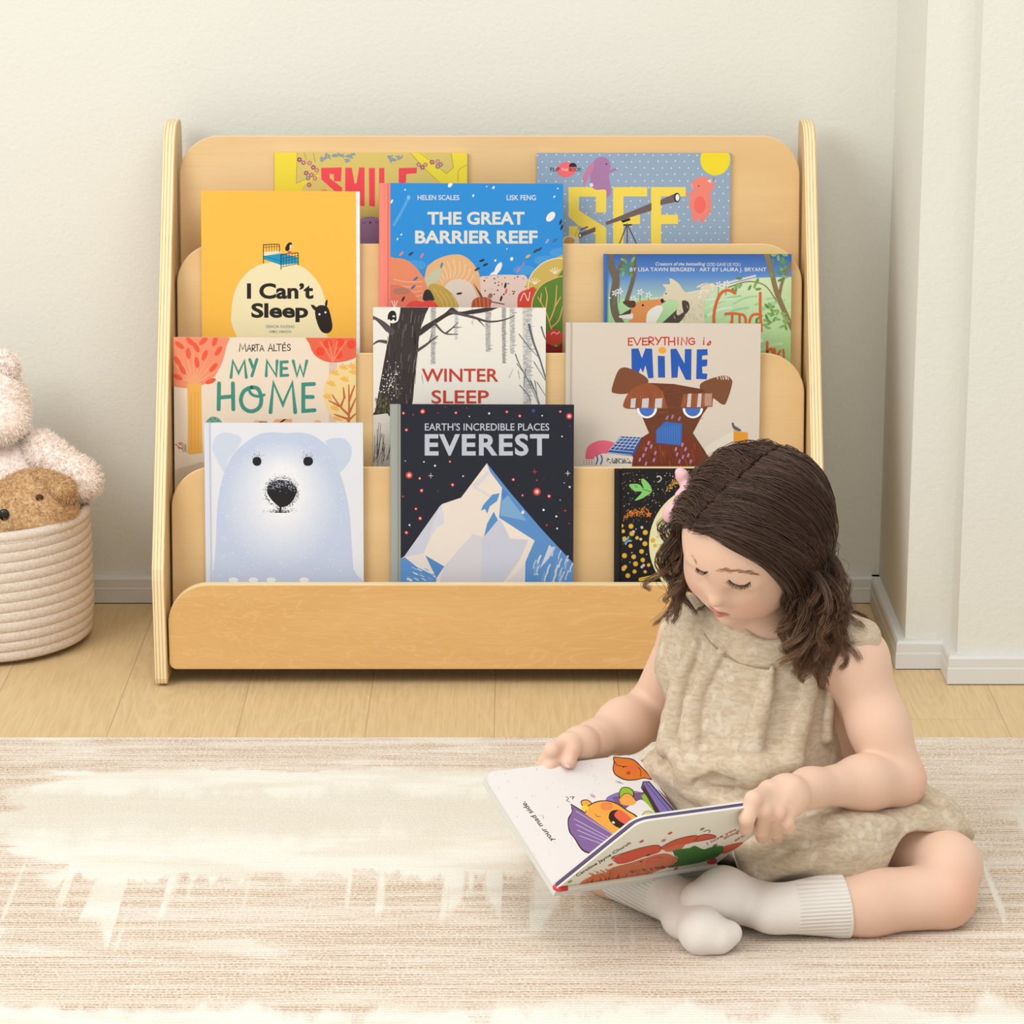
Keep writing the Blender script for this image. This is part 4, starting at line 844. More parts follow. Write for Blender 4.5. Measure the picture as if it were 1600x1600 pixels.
def art_moon(A):
    A.frame(940, 660, .2625)
    for k in range(260): A.disc(rr.uniform(110, 560), rr.uniform(290, 600), rr.uniform(1.2, 3.4), rr.choice([(150, 140, 120), (226, 220, 200), (140, 110, 70), (110, 108, 104)]), n=6, up=(k % 50 == 0))
    A.curve([(163, 372), (190, 366), (225, 370), (250, 395), (236, 345), (250, 336), (285, 370), (298, 412), (262, 440), (235, 455), (198, 464), (240, 415), (200, 410), (180, 395)], (132, 204, 110))
    A.disc(205, 382, 12, (96, 170, 84), 6, .4); A.stroke([(245, 398), (290, 412)], 5, (70, 130, 70))
    A.smooth([(330, 325), (345, 320), (355, 335), (345, 350), (335, 355)], 6, (200, 200, 196))
    for i in range(120):
        t = rr.random(); A.disc(385+t*140, 405-t*75-math.sin(t*3)*20+rr.gauss(0, 10+10*t), rr.uniform(2, 4.5), (212, 158, 62), n=6, up=(i % 40 == 0))
        A.disc(130+t*150, 572-t*30-math.sin(t*3)*24+rr.gauss(0, 8+8*t), rr.uniform(2, 5), (214, 126, 46), n=6, up=False)
    A.poly([(280+22*(1 if k % 2 == 0 else .45)*math.sin(k*PI/5), 548-22*(1 if k % 2 == 0 else .45)*math.cos(k*PI/5)) for k in range(10)], (218, 120, 44))
    A.disc(640, 725, 358, (232, 228, 178), n=60)
    pts = [(118, 615), (175, 618), (128, 648), (180, 662), (260, 655), (92, 703), (136, 692), (211, 687), (172, 735), (258, 722), (238, 768), (86, 766), (136, 793), (191, 800), (105, 816), (245, 819), (202, 842), (280, 849), (130, 870), (196, 888), (259, 889), (156, 912), (140, 860), (305, 702), (318, 733), (331, 782), (391, 795), (329, 831), (375, 850), (347, 877), (360, 858), (393, 696), (425, 713), (424, 751), (405, 663), (470, 733), (470, 800)]
    for x, y in pts: A.disc(x, y, rr.uniform(10, 16), (214, 168, 50), n=12); A.disc(x, y, 8, (226, 184, 70), n=9)
    for x, y in ((240, 625), (233, 695), (110, 768), (169, 832), (268, 785), (335, 680), (433, 785), (180, 775), (190, 650), (240, 860), (205, 635), (100, 650), (250, 850)): A.disc(x, y, rr.choice([4, 9]), (206, 190, 186), n=9)
    for x, y, a in ((150, 705, .7), (372, 740, 1.2), (384, 630, .6)):
        for d in (-.7, .5): A.disc(x+14*math.cos(a+d), y-14*math.sin(a+d), 18, (130, 176, 180), 6, -(a+d)); A.disc(x-10*math.cos(a+d), y+10*math.sin(a+d), 16, (150, 180, 190), 6, -(a+d))
        A.stroke([(x-24, y+20), (x+24, y-20)], 5, (70, 80, 110))
    A.smooth([(350, 600), (365, 620), (385, 632)], 5, (40, 40, 70))
    A.smooth([(230, 935), (310, 918), (390, 895), (480, 850), (600, 780)], 22, (220, 182, 52), taper=26); A.smooth([(250, 930), (330, 905), (400, 880), (480, 840)], 3, (120, 100, 40))
    for a in range(1): A.disc(480, 675, 40, (186, 142, 74)); A.disc(480, 675, 24, (232, 228, 178))
def art_none(A): pass

book(0, (429, 238), (730, 239), .006, False, (219, 197, 112), 'yellow paperback with tall red capitals and blossoms, mostly hidden on the top tier', art_smile)
book(0, (839, 239), (1142, 239), .006, False, (148, 170, 194), 'dusty blue paperback with yellow capitals, telescope and white dots on the top tier', art_see)
book(1, (314, 298), (556, 299), .008, False, (248, 190, 78), 'orange-yellow paperback with a bed on a pale moon and a black sheep head', art_sleep, pages_px=6)
book(1, (592, 286), (880, 287), .010, True, (44, 142, 218), 'bright blue reef hardback with salmon spine standing above the bare-tree book', art_reef, spine_px=18, spine_col=(250, 138, 122))
book(1, (943, 397), (1237, 397), .010, True, (170, 212, 150), 'hardback with fox and white cub under a blue sky, beside the right side panel', art_god, spine_px=8, spine_col=(70, 112, 180), side=lambda S: S.frame(820, 200, .3).grad([(405, 650), (436, 650), (436, 1300), (405, 1300)], [(58, 98, 176), (58, 98, 176), (150, 206, 140), (150, 206, 140)]))
book(2, (271, 527), (556, 528), .005, False, (238, 221, 200), 'cream paperback with red and yellow trees and hand-drawn green title', art_home)
book(2, (583, 480), (853, 481), .005, False, (238, 234, 224), 'white winter-forest paperback with a large dark bare tree and red title', art_winter)
book(2, (884, 504), (1189, 506), .010, True, (221, 210, 196), 'beige hardback with a brown paper-cut dog under a blue title', art_mine, spine_px=11, spine_col=(214, 204, 190))
book(3, (318, 661), (567, 661), .010, True, (228, 231, 238), 'pale hardback filled by a white polar bear face with black nose', art_polar, spine_px=12, spine_col=(220, 225, 238))
book(3, (609, 632), (897, 633), .011, True, (37, 39, 52), 'dark navy hardback with a snowy mountain under red stars and a grey spine', art_everest, spine_px=17, spine_col=(164, 168, 162))
book(3, (960, 733), (1214, 733), .011, True, (30, 29, 31), 'black hardback with a pale moon and gold dots, partly behind the child', art_moon, spine_px=12, spine_col=(34, 33, 35))

# ---------------------------------------------------------------- implicit-surface kit
def nz(v): v = np.asarray(v, float); return v/np.linalg.norm(v)
def cone(a, b, ra, rb, k=0.01, op='+'): return ('c', np.asarray(a, float), np.asarray(b, float), ra, rb, k, op)
def ell(c, r, R=None, k=0.01, op='+'): return ('e', np.asarray(c, float), np.asarray(r, float), np.eye(3) if R is None else np.asarray(R, float), 0, k, op)
def half(p, n, k=0.002, op='-'): return ('h', np.asarray(p, float), nz(n), 0, 0, k, op)      # removes the side n points to
def pdist(q, P):
    t = q[0]
    if t == 'c':
        a, b, ra, rb = q[1:5]; ba = b-a; L = float(ba @ ba)
        h = np.clip(((P-a) @ ba)/max(L, 1e-12), 0, 1)
        d = P-a-h[..., None]*ba
        return np.sqrt((d*d).sum(-1))-(ra+(rb-ra)*h)
    if t == 'e':
        c, r, R = q[1:4]; X = (P-c) @ R.T
        k0 = np.sqrt(((X/r)**2).sum(-1)); k1 = np.sqrt(((X/(r*r))**2).sum(-1))+1e-9
        return k0*(k0-1)/k1
    return -((P-q[1]) @ q[2])
def sdf(prims, P, cull=None):
    d = np.full(P.shape[:-1], 1e3)
    for q in prims:
        k, op = q[5], q[6]
        if cull is not None and q[0] != 'h':
            c, rad = cull
            if q[0] == 'c': cc = (q[1]+q[2])/2; br = np.linalg.norm(q[1]-q[2])/2+max(q[3], q[4])
            else: cc = q[1]; br = q[2].max()
            if np.linalg.norm(c-cc) > rad+br+k+0.01: continue
        e = pdist(q, P)
        if op == '+':
            h = np.clip(k-np.abs(d-e), 0, None)/k
            d = np.minimum(d, e)-h*h*k*0.25
        else:
            e = -e
            h = np.clip(k-np.abs(d-e), 0, None)/k
            d = np.maximum(d, e)+h*h*k*0.25
    return d
def trace(prims, x, y, back=False):
    """where the line of sight through (x, y) meets the surface"""
    dr = nz(ray(x, y)); t = 2.3
    for i in range(200):
        p = CAM+dr*t; d = float(sdf(prims, p[None])[0])
        if d < 2e-4: break
        t += d*0.8
        if t > 5: break
    return CAM+dr*t
def net(prims, h, lo, hi, post=None):
    lo = np.asarray(lo, float); hi = np.asarray(hi, float)
    B = 14; nb = np.ceil((hi-lo)/(B*h)).astype(int)+0; N = nb*B
    vol = np.full(N, 1.0, np.float32)
    ii = np.stack(np.meshgrid(*[np.arange(B)]*3, indexing='ij'), -1)*h
    cs = np.stack(np.meshgrid(*[np.arange(n) for n in nb], indexing='ij'), -1).reshape(-1, 3)
    cc = lo+(cs*B+(B-1)/2)*h
    cd_ = sdf(prims, cc); rad = B*h*0.87
    for c, p, d in zip(cs, cc, cd_):
        s = tuple(slice(c[j]*B, c[j]*B+B) for j in range(3))
        if d > rad*1.6+0.006: continue
        if d < -rad*1.6-0.006: vol[s] = -1.0; continue
        P = lo+c*B*h+ii
        v = sdf(prims, P, (p, rad))
        if post is not None: v = post(P, v)
        vol[s] = v
    s = vol < 0
    def cr(a, i, j, k): return a[i:a.shape[0]-1+i, j:a.shape[1]-1+j, k:a.shape[2]-1+k]
    cnt = sum(cr(s, i, j, k).astype(np.uint8) for i in (0, 1) for j in (0, 1) for k in (0, 1))
    act = (cnt > 0) & (cnt < 8)
    idx = np.argwhere(act); ids = np.full(act.shape, -1, np.int32); ids[act] = np.arange(len(idx))
    acc = np.zeros((len(idx), 3)); num = np.zeros(len(idx))
    cor = [np.array(q) for q in ((0, 0, 0), (1, 0, 0), (0, 1, 0), (0, 0, 1), (1, 1, 0), (1, 0, 1), (0, 1, 1), (1, 1, 1))]
    for a in cor:
        for ax in range(3):
            if a[ax]: continue
            b = a.copy(); b[ax] = 1
            ia = idx+a; ib = idx+b
            va = vol[ia[:, 0], ia[:, 1], ia[:, 2]]; vb = vol[ib[:, 0], ib[:, 1], ib[:, 2]]
            m = (va < 0) != (vb < 0)
            t = np.where(m, va/np.where(m, va-vb, 1), 0)
            p = ia+t[:, None]*(b-a)
            acc[m] += p[m]; num[m] += 1
    V = lo+acc/num[:, None]*h
    F_ = []
    for ax in range(3):
        u, w = [(1, 2), (2, 0), (0, 1)][ax]
        sl0 = [slice(None)]*3; sl1 = [slice(None)]*3; sl0[ax] = slice(0, -1); sl1[ax] = slice(1, None)
        e = np.argwhere(s[tuple(sl0)] != s[tuple(sl1)])
        e = e[(e[:, u] > 0) & (e[:, w] > 0) & (e[:, u] < N[u]-1) & (e[:, w] < N[w]-1)]
        ins = s[e[:, 0], e[:, 1], e[:, 2]]
        def gid(du, dw):
            q = e.copy(); q[:, u] -= du; q[:, w] -= dw
            return ids[q[:, 0], q[:, 1], q[:, 2]]
        quad = np.stack([gid(1, 1), gid(0, 1), gid(0, 0), gid(1, 0)], 1)
        quad[~ins] = quad[~ins][:, ::-1]
        F_.append(quad)
    F_ = np.concatenate(F_); F_ = F_[(F_ >= 0).all(1)]
    return V, F_
def fastmesh(name, V, F_, mats, parent=None, smooth=True, origin=(0, 0, 0), colors=None, cname='ink'):
    me = bpy.data.meshes.new(name); V = np.asarray(V, float)-np.asarray(origin); F_ = np.asarray(F_)
    me.vertices.add(len(V)); me.vertices.foreach_set('co', V.astype(np.float32).ravel())
    k = F_.shape[1]; me.loops.add(F_.size); me.loops.foreach_set('vertex_index', F_.astype(np.int32).ravel())
    me.polygons.add(len(F_)); me.polygons.foreach_set('loop_start', np.arange(0, F_.size, k, dtype=np.int32))
    try: me.polygons.foreach_set('loop_total', np.full(len(F_), k, np.int32))
    except Exception: pass
    me.polygons.foreach_set('use_smooth', [smooth]*len(F_))
    me.update(calc_edges=True); me.validate()
    o = link(name, me, mats, parent)
    if colors is not None:
        at = me.color_attributes.new(cname, 'FLOAT_COLOR', 'POINT'); at.data.foreach_set('color', np.asarray(colors, np.float32).ravel())
    return o
def vnormals(V, F_):
    n = np.zeros_like(V); a = np.cross(V[F_[:, 2]]-V[F_[:, 0]], V[F_[:, 3]]-V[F_[:, 1]])
    for i in range(4): np.add.at(n, F_[:, i], a)
    return n/np.maximum(np.linalg.norm(n, axis=1), 1e-12)[:, None]
def tubes(paths, rad, sides=3, taper=0.35):
    """paths: (n, m, 3) polylines -> thin tubes"""
    P = np.asarray(paths, float); n, m, _ = P.shape
    T_ = np.gradient(P, axis=1); T_ /= np.linalg.norm(T_, axis=2, keepdims=True)+1e-12
    ref = np.where(np.abs(T_[..., 2:3]) > 0.9, np.array([1.0, 0, 0]), np.array([0, 0, 1.0]))
    A_ = np.cross(T_, ref); A_ /= np.linalg.norm(A_, axis=2, keepdims=True)+1e-12; B_ = np.cross(T_, A_)
    t = np.linspace(0, 1, m); rr_ = (np.broadcast_to(np.asarray(rad, float), (n,))[:, None]*np.where(t > .6, 1-(1-taper)*(t-.6)/.4, 1.0)[None])[..., None]
    V = np.stack([P+rr_*(A_*math.cos(a)+B_*math.sin(a)) for a in (2*PI*i/sides for i in range(sides))], 2).reshape(-1, 3)
    base = (np.arange(n)[:, None, None]*m+np.arange(m-1)[None, :, None])*sides
    i = np.arange(sides)[None, None]; j = (i+1) % sides
    F_ = np.stack([base+i, base+j, base+sides+j, base+sides+i], -1).reshape(-1, 4)
    return V, F_
def fur(V, F_, n, L, w, comb=(0, 0, -0.3), curl=0.5, seed=1):
    """short blades standing on a surface: (verts, quads)"""
    r = np.random.default_rng(seed); N_ = vnormals(V, F_)
    fi = r.integers(0, len(F_), n); a = r.random((n, 1)); b = r.random((n, 1))
    q = V[F_[fi]]; p = (q[:, 0]*(1-a)+q[:, 1]*a)*(1-b)+(q[:, 3]*(1-a)+q[:, 2]*a)*b
    nn = N_[F_[fi, 0]]
    d = nn+np.array(comb)+r.normal(0, curl, (n, 3)); d /= np.linalg.norm(d, axis=1, keepdims=True)
    d2 = d+r.normal(0, curl, (n, 3)); d2 /= np.linalg.norm(d2, axis=1, keepdims=True)
    s = np.cross(d, r.normal(0, 1, (n, 3))); s /= np.linalg.norm(s, axis=1, keepdims=True)
    LL = L*r.uniform(.6, 1.2, (n, 1)); p = p-nn*0.0006
    m_ = p+d*LL*.55; e = m_+d2*LL*.45
    VV = np.stack([p-s*w, p+s*w, m_+s*w*.8, m_-s*w*.8, e+s*w*.15, e-s*w*.15], 1).reshape(-1, 3)
    b0 = np.arange(n)[:, None]*6
    FF = np.concatenate([b0+np.array([[0, 1, 2, 3]]), b0+np.array([[3, 2, 4, 5]])])
    return VV, FF
def merge(*vf):
    V = []; F_ = []; o = 0
    for v, f in vf: V.append(np.asarray(v)); F_.append(np.asarray(f)+o); o += len(v)
    return np.concatenate(V), np.concatenate(F_)

# ---------------------------------------------------------------- rug
RZ = 0.009
ry0 = atZ(800, 1151, RZ)[1]
rug = bevel(box('area_rug', -1.25, 1.25, -2.4, ry0, 0.0005, RZ, M_RUG), 0.003, 2)
tag(rug, 'cream and brown distressed woven rug covering the floor in front of the bookshelf', 'rug')

# ---------------------------------------------------------------- rope basket with plush toys
g = G('cotton_rope', 0.9, 0.1)
v = g.obj()
c = g.mix(g.ramp(g.noise(g.map((1, 1, 1)), 300, 2), .35, .7), lin((240, 228, 216)), lin((226, 211, 197)))
g.color(c); g.bump(g.noise(v, 420, 3, .6), 0.35, 0.002); M_ROPE = g.m
M_STITCH = plain('stitching_thread', (200, 184, 166), .9, .1)
BC = np.array([-0.741, 0.222]); 
bk = tag(empty('rope_basket', (BC[0], BC[1], 0)), 'white coiled cotton rope basket on the wooden floor left of the bookshelf', 'basket')
def brad(z):
    t = np.clip(z/0.187, 0, 1)
    return 0.139+0.0095*np.sqrt(np.clip(t/0.30, 0, 1))*1.0-0.002*np.clip((t-.75)/.25, 0, 1)
def rope_body():
    rt_ = 0.0073; pitch_ = 0.0143; turns = 12.6; seg = 84; k = 8
    n = int(turns*seg); a = np.arange(n+1)*2*PI/seg; z = 0.0086+a/(2*PI)*pitch_*.985
    z = np.minimum(z, 0.187-0.007)
    r = brad(z)-rt_
    a = a+PI*.55; ctr = np.stack([r*np.cos(a), r*np.sin(a), z], 1); er = np.stack([np.cos(a), np.sin(a), 0*a], 1)
    V = np.concatenate([(ctr+er*(rt_-.0028+rt_*.42*math.cos(b))+np.array([0, 0, 1])*rt_*1.12*math.sin(b))[:, None] for b in (2*PI*j/k for j in range(k))], 1).reshape(-1, 3)
    i = np.arange(n)[:, None]*k; j = np.arange(k)[None]; j2 = (j+1) % k
    F_ = np.stack([i+j, i+j2, i+k+j2, i+k+j], -1).reshape(-1, 4)
    # bottom disc
    m = 60; b0 = len(V)
    ring = [(rr2*math.cos(2*PI*q/m), rr2*math.sin(2*PI*q/m), zz) for rr2, zz in ((0.004, 0.006), (0.128, 0.006), (0.128, 0.003), (0.004, 0.003)) for q in range(m)]
    FF = [(b0+s_*m+q, b0+s_*m+(q+1) % m, b0+((s_+1) % 4)*m+(q+1) % m, b0+((s_+1) % 4)*m+q) for s_ in range(4) for q in range(m)]
    return np.concatenate([V, np.array(ring)]), np.concatenate([F_, np.array(FF)])
V, F_ = rope_body(); fastmesh('coil_wall', V, F_, M_ROPE, bk)
a = np.linspace(0, 2*PI, 97)
rimp = np.stack([(brad(.187)-.006)*np.cos(a), (brad(.187)-.006)*np.sin(a), 0*a+.1845], 1)[None]
V, F_ = tubes(rimp, .0078, 10, 1.0); fastmesh('rim', V, F_, M_ROPE, bk)
dash = []
for t in range(1, 12):
    for q in range(150):
        a0 = 2*PI*q/150; z = 0.0086+(t-.5)*.0141+.0141*((a0-.55*PI) % (2*PI))/(2*PI); r = brad(z)-.0034
        dash.append([(r*math.cos(a0+e), r*math.sin(a0+e), z+.0143*e/(2*PI)) for e in (0, .008, .017, .025)])
V, F_ = tubes(np.array(dash), .0011, 4, 1.0); tag(fastmesh('stitching', V, F_, M_STITCH, bk), kind='stuff')

def plush_mat(name, c1, c2, k=ALB):
    g = G(name, 0.95, 0.05); g.color(g.mix(g.ramp(g.noise(g.obj(), 90, 3), .35, .65), lin(c1, k), lin(c2, k)))
    g.b.inputs['Sheen Weight'].default_value = 0.25; return g.m
M_PINK = plush_mat('pale_pink_plush', (255, 246, 240), (252, 238, 229), .98)
M_BROWN = plush_mat('brown_curly_plush', (236, 200, 154), (218, 176, 124))
M_BLACK = plain('black_plastic', (24, 22, 22), .25, .5)
def plush(name, root, prims, mat, L, n, w, h=0.004, curl=.5, comb=(0, 0, -.3), seed=1):
    pts = np.concatenate([np.array([q[1]-1.2*max(np.max(q[2]) if q[0] == 'e' else max(q[3], q[4]), 0), q[1]+1.2*(np.max(q[2]) if q[0] == 'e' else max(q[3], q[4]))]) for q in prims if q[0] in 'ec']+[np.array([q[2]-1.2*q[4], q[2]+1.2*q[4]]) for q in prims if q[0] == 'c'])
    V, F_ = net(prims, h, pts.min(0)-.01, pts.max(0)+.01)
    V2, F2 = merge((V, F_), fur(V, F_, n, L, w, comb, curl, seed))
    return fastmesh(name, V2, F2, mat, root, True, root.location)
PB = lambda x, y, Y=.275: atY(x, y, Y)
bear = tag(empty('teddy_bear', PB(15, 800)), 'pale pink plush bear sitting upright in the rope basket', 'plush toy')
plush('head', bear, [ell(PB(-22, 632), (.060, .052, .056), k=.02), ell(PB(-12, 655, .235), (.050, .035, .036), k=.02)], M_PINK, .008, 9000, .0006, comb=(0, 0, -.4), seed=2)
for q in ((6, 575), (-66, 575)): plush('ear', bear, [ell(PB(*q), (.022, .012, .024))], M_PINK, .007, 2500, .0006, seed=3)
plush('body', bear, [ell(PB(12, 765), (.070, .050, .085), k=.02), ell(PB(20, 860), (.075, .055, .06), k=.03)], M_PINK, .0075, 9000, .0006, comb=(0, 0, -.5), seed=4)
plush('arm', bear, [cone(PB(62, 702, .262), PB(122, 748, .245), .027, .027, .01), cone(PB(122, 748, .245), PB(128, 752, .242), .027, .0265, .01)], M_PINK, .0075, 6000, .0006, comb=(.1, 0, -.4), seed=5)
plush('arm', bear, [cone(PB(-40, 702, .262), PB(-95, 760, .245), .027, .027, .01)], M_PINK, .0075, 3500, .0006, seed=6)
dog = tag(empty('plush_dog', PB(50, 850, .19)), 'brown curly-haired plush dog lying on top inside the rope basket', 'plush toy')
dh = [ell(PB(52, 800, .185), (.061, .052, .058), k=.02), ell(PB(30, 830, .165), (.06, .045, .045), k=.03), ell(PB(62, 778, .132), (.009, .02, .008), k=.01, op='-')]
plush('head', dog, dh, M_BROWN, .0085, 15000, .00045, h=.0035, curl=.9, comb=(0, 0, -.1), seed=7)
plush('ear', dog, [cone(PB(62, 748, .18), PB(98, 765, .165), .014, .018, .01)], M_BROWN, .008, 4000, .00045, h=.0035, curl=.9, seed=8)
plush('body', dog, [ell(PB(20, 905, .20), (.085, .07, .055), k=.02)], M_BROWN, .008, 3000, .0005, curl=.8, seed=9)
ep = trace(dh[:2], 7, 803)
fastmesh('eye', *net([ell(ep+np.array([0, -.004, 0]), (.0075, .0045, .0085))], .0012, ep-.014, ep+.014), M_BLACK, dog, True, dog.location)
ep = trace(dh[:2], 61, 778)+np.array([0, .003, 0])
fastmesh('nose', *net([ell(ep, (.006, .005, .004))], .0012, ep-.012, ep+.012), plain('dark_brown_nose', (96, 60, 40), .8, .1), dog, True, dog.location)

# ---------------------------------------------------------------- open board book in the child's hands
BD, BCn, BA, BB = [np.array(q) for q in ((.047, -.904, .080), (.220, -.796, .063), (-.032, -.764, .159), (.141, -.656, .142))]
BF, BG = np.array((.128, -1.014, .197)), np.array((.301, -.907, .180))
bookc = (BD+BCn)/2
ob = tag(empty('board_book', bookc), 'open white board book with purple bed and orange bear pictures held by the child', 'book')
sdir = nz(BCn-BD); q1 = nz(BA-BD); q2 = nz(BF-BD); HB = np.linalg.norm(BCn-BD); WB = np.linalg.norm(BA-BD)
n1 = np.cross(q1, sdir); n1 *= np.sign(n1[2])                  # page side of the half lying back
n2 = np.cross(q2, sdir); n2 *= -np.sign(n2[1])                 # outer cover of the half standing up
if n2[1] > 0: n2 = -n2
def half_board(name, o, ey, ex, n, w, h, d0, d1, col, r=.012, mat=None):
    """thick card with two rounded outer corners; o = spine corner, ex along the page, ey across"""
    pts = rounded(0, w, 0, h, (.001, .001, r, r), 6)
    N_ = len(pts); v = [o+ex*a+ey*b+n*d0 for a, b in pts]+[o+ex*a+ey*b+n*d1 for a, b in pts]
    f = [tuple(range(N_-1, -1, -1)), tuple(range(N_, 2*N_))]+[(i, (i+1) % N_, (i+1) % N_+N_, i+N_) for i in range(N_)]
    return v, f, [lin(col)]*len(v)
class Loose(Board):
    def addvf(s, v, f, c):
        b = len(s.v); s.v += list(v); s.c += list(c); s.f += [tuple(b+i for i in q) for q in f]; return s
def art_page(A):
    A.frame(740, 1160, .2)
    for k in range(150): 
        x = rr.uniform(60, 1500); y = rr.uniform(60, 1050); A.stroke([(x, y), (x+rr.uniform(-16, 16), y+rr.uniform(-8, 14))], rr.uniform(1.5, 4), rr.choice([(196, 186, 196), (206, 196, 186), (176, 166, 176), (206, 206, 196), (190, 170, 150)]), up=(k % 30 == 0))
    PU = (134, 104, 158); PD = (84, 66, 110); K = (52, 38, 40)
    A.curve([(1035, 440), (1090, 405), (1160, 385), (1240, 380), (1330, 400), (1360, 440), (1200, 520), (1050, 500)], (140, 118, 186))
    A.poly([(1080, 430), (1330, 390), (1430, 560), (1200, 640)], (120, 92, 130))
    A.poly([(1310, 420), (1340, 400), (1440, 575), (1590, 560), (1600, 620), (1440, 640), (1380, 560)], (152, 194, 48)); A.curve([(1190, 520), (1290, 455), (1340, 470), (1420, 570), (1400, 640), (1250, 640), (1200, 560)], (236, 232, 232))
    A.curve([(1136, 395), (1160, 355), (1215, 355), (1250, 385), (1248, 430), (1200, 440), (1150, 500), (1140, 470)], K); A.curve([(1142, 398), (1163, 361), (1212, 361), (1243, 388), (1240, 425), (1200, 432), (1150, 490), (1147, 465)], (152, 194, 48)); A.curve([(1140, 440), (1180, 405), (1225, 410), (1270, 460), (1250, 490), (1190, 495), (1150, 480)], (244, 170, 84)); A.smooth([(1140, 440), (1180, 405), (1225, 410), (1270, 460)], 5, K)
    A.curve([(1310, 580), (1340, 545), (1390, 545), (1415, 580), (1400, 630), (1320, 630)], (216, 206, 130)); A.disc(1345, 575, 5, K); A.disc(1370, 580, 6, K, 4); A.smooth([(1312, 575), (1340, 542), (1390, 545), (1412, 576)], 3, K)
    A.poly([(1306, 360), (1322, 308), (1372, 306), (1600, 570), (1600, 660), (1480, 610)], K); A.poly([(1316, 362), (1328, 315), (1368, 314), (1590, 575), (1500, 600)], (134, 116, 186)); A.poly([(1320, 365), (1328, 330), (1500, 620), (1440, 590)], (74, 50, 60)); A.stroke([(1345, 320), (1570, 590)], 4, K); A.poly([(1430, 360), (1600, 520), (1600, 570), (1440, 375)], (136, 100, 130))
    OR = (244, 172, 72)
    A.curve([(835, 470), (850, 452), (890, 450), (925, 478), (920, 510), (860, 515)], K); A.curve([(842, 472), (855, 458), (888, 457), (918, 480), (914, 506), (865, 508)], OR)
    A.curve([(868, 520), (900, 490), (960, 462), (1040, 455), (1120, 478), (1200, 530), (1280, 580), (1300, 640), (1200, 720), (1100, 740), (1000, 660), (900, 590)], K); A.curve([(876, 522), (905, 496), (965, 470), (1040, 463), (1118, 486), (1196, 538), (1270, 586), (1290, 640), (1200, 710), (1100, 728), (1000, 650), (905, 582)], OR)
    A.disc(1040, 500, 52, (236, 140, 76), 34); A.curve([(838, 505), (870, 492), (895, 505), (890, 530), (850, 535)], (244, 208, 70))
    A.smooth([(950, 560), (965, 582), (990, 580)], 4, K); A.curve([(1055, 590), (1075, 540), (1140, 532), (1200, 570), (1245, 620), (1200, 670), (1140, 672), (1085, 640)], (52, 34, 30)); A.curve([(1100, 560), (1140, 530), (1180, 552), (1245, 615), (1215, 650), (1160, 630), (1110, 590)], (232, 104, 72)); A.disc(1092, 628, 12, WHT, 8, .6)
    A.curve([(762, 505), (790, 498), (1130, 720), (1220, 790), (900, 870), (780, 745), (742, 690), (735, 600), (765, 545)], K); A.curve([(770, 512), (790, 508), (1120, 724), (1205, 790), (905, 860), (788, 742), (750, 685), (743, 605), (772, 548)], PU)
    for k in range(5): A.stroke([(770+k*14, 555+k*44), (1090+k*4, 745+k*22)] if k else [(800, 540), (1130, 745)], 5, (206, 188, 220))
    A.poly([(870, 560), (885, 540), (1130, 705), (1095, 720)], OR)
    A.curve([(1090, 118), (1150, 120), (1240, 132), (1300, 180), (1395, 290), (1330, 285), (1260, 300), (1180, 298), (1110, 262), (1085, 215), (1092, 160)], K); A.curve([(1096, 125), (1150, 127), (1238, 140), (1295, 186), (1380, 282), (1328, 278), (1260, 293), (1184, 290), (1118, 258), (1093, 215), (1100, 162)], (226, 122, 44))
    A.smooth([(1100, 150), (1120, 180), (1180, 192), (1260, 190), (1300, 215), (1305, 270)], 5, K); A.disc(1240, 205, 46, (232, 112, 60), 26); A.disc(1208, 242, 15, K, 12); A.disc(1208, 242, 10, (190, 110, 60), 7); A.disc(1170, 196, 6, K)
    A.textq('your mad side.', (642, 762), (408, 452), (600, 790), INK, 0.01, .3)
    A.smooth([(720, 425), (740, 440), (725, 455), (750, 468)], 4, INK); A.smooth([(750, 430), (775, 425), (770, 445), (785, 425)], 4, INK)
    A.disc(930, 420, 24, (210, 176, 190), 12, .5); A.stroke([(540, 575), (545, 595)], 8, (220, 190, 110))
    for q in ((1110, 305), (1130, 308)): A.stroke([q, (q[0]+36, q[1]+18)], 4, (120, 130, 110))
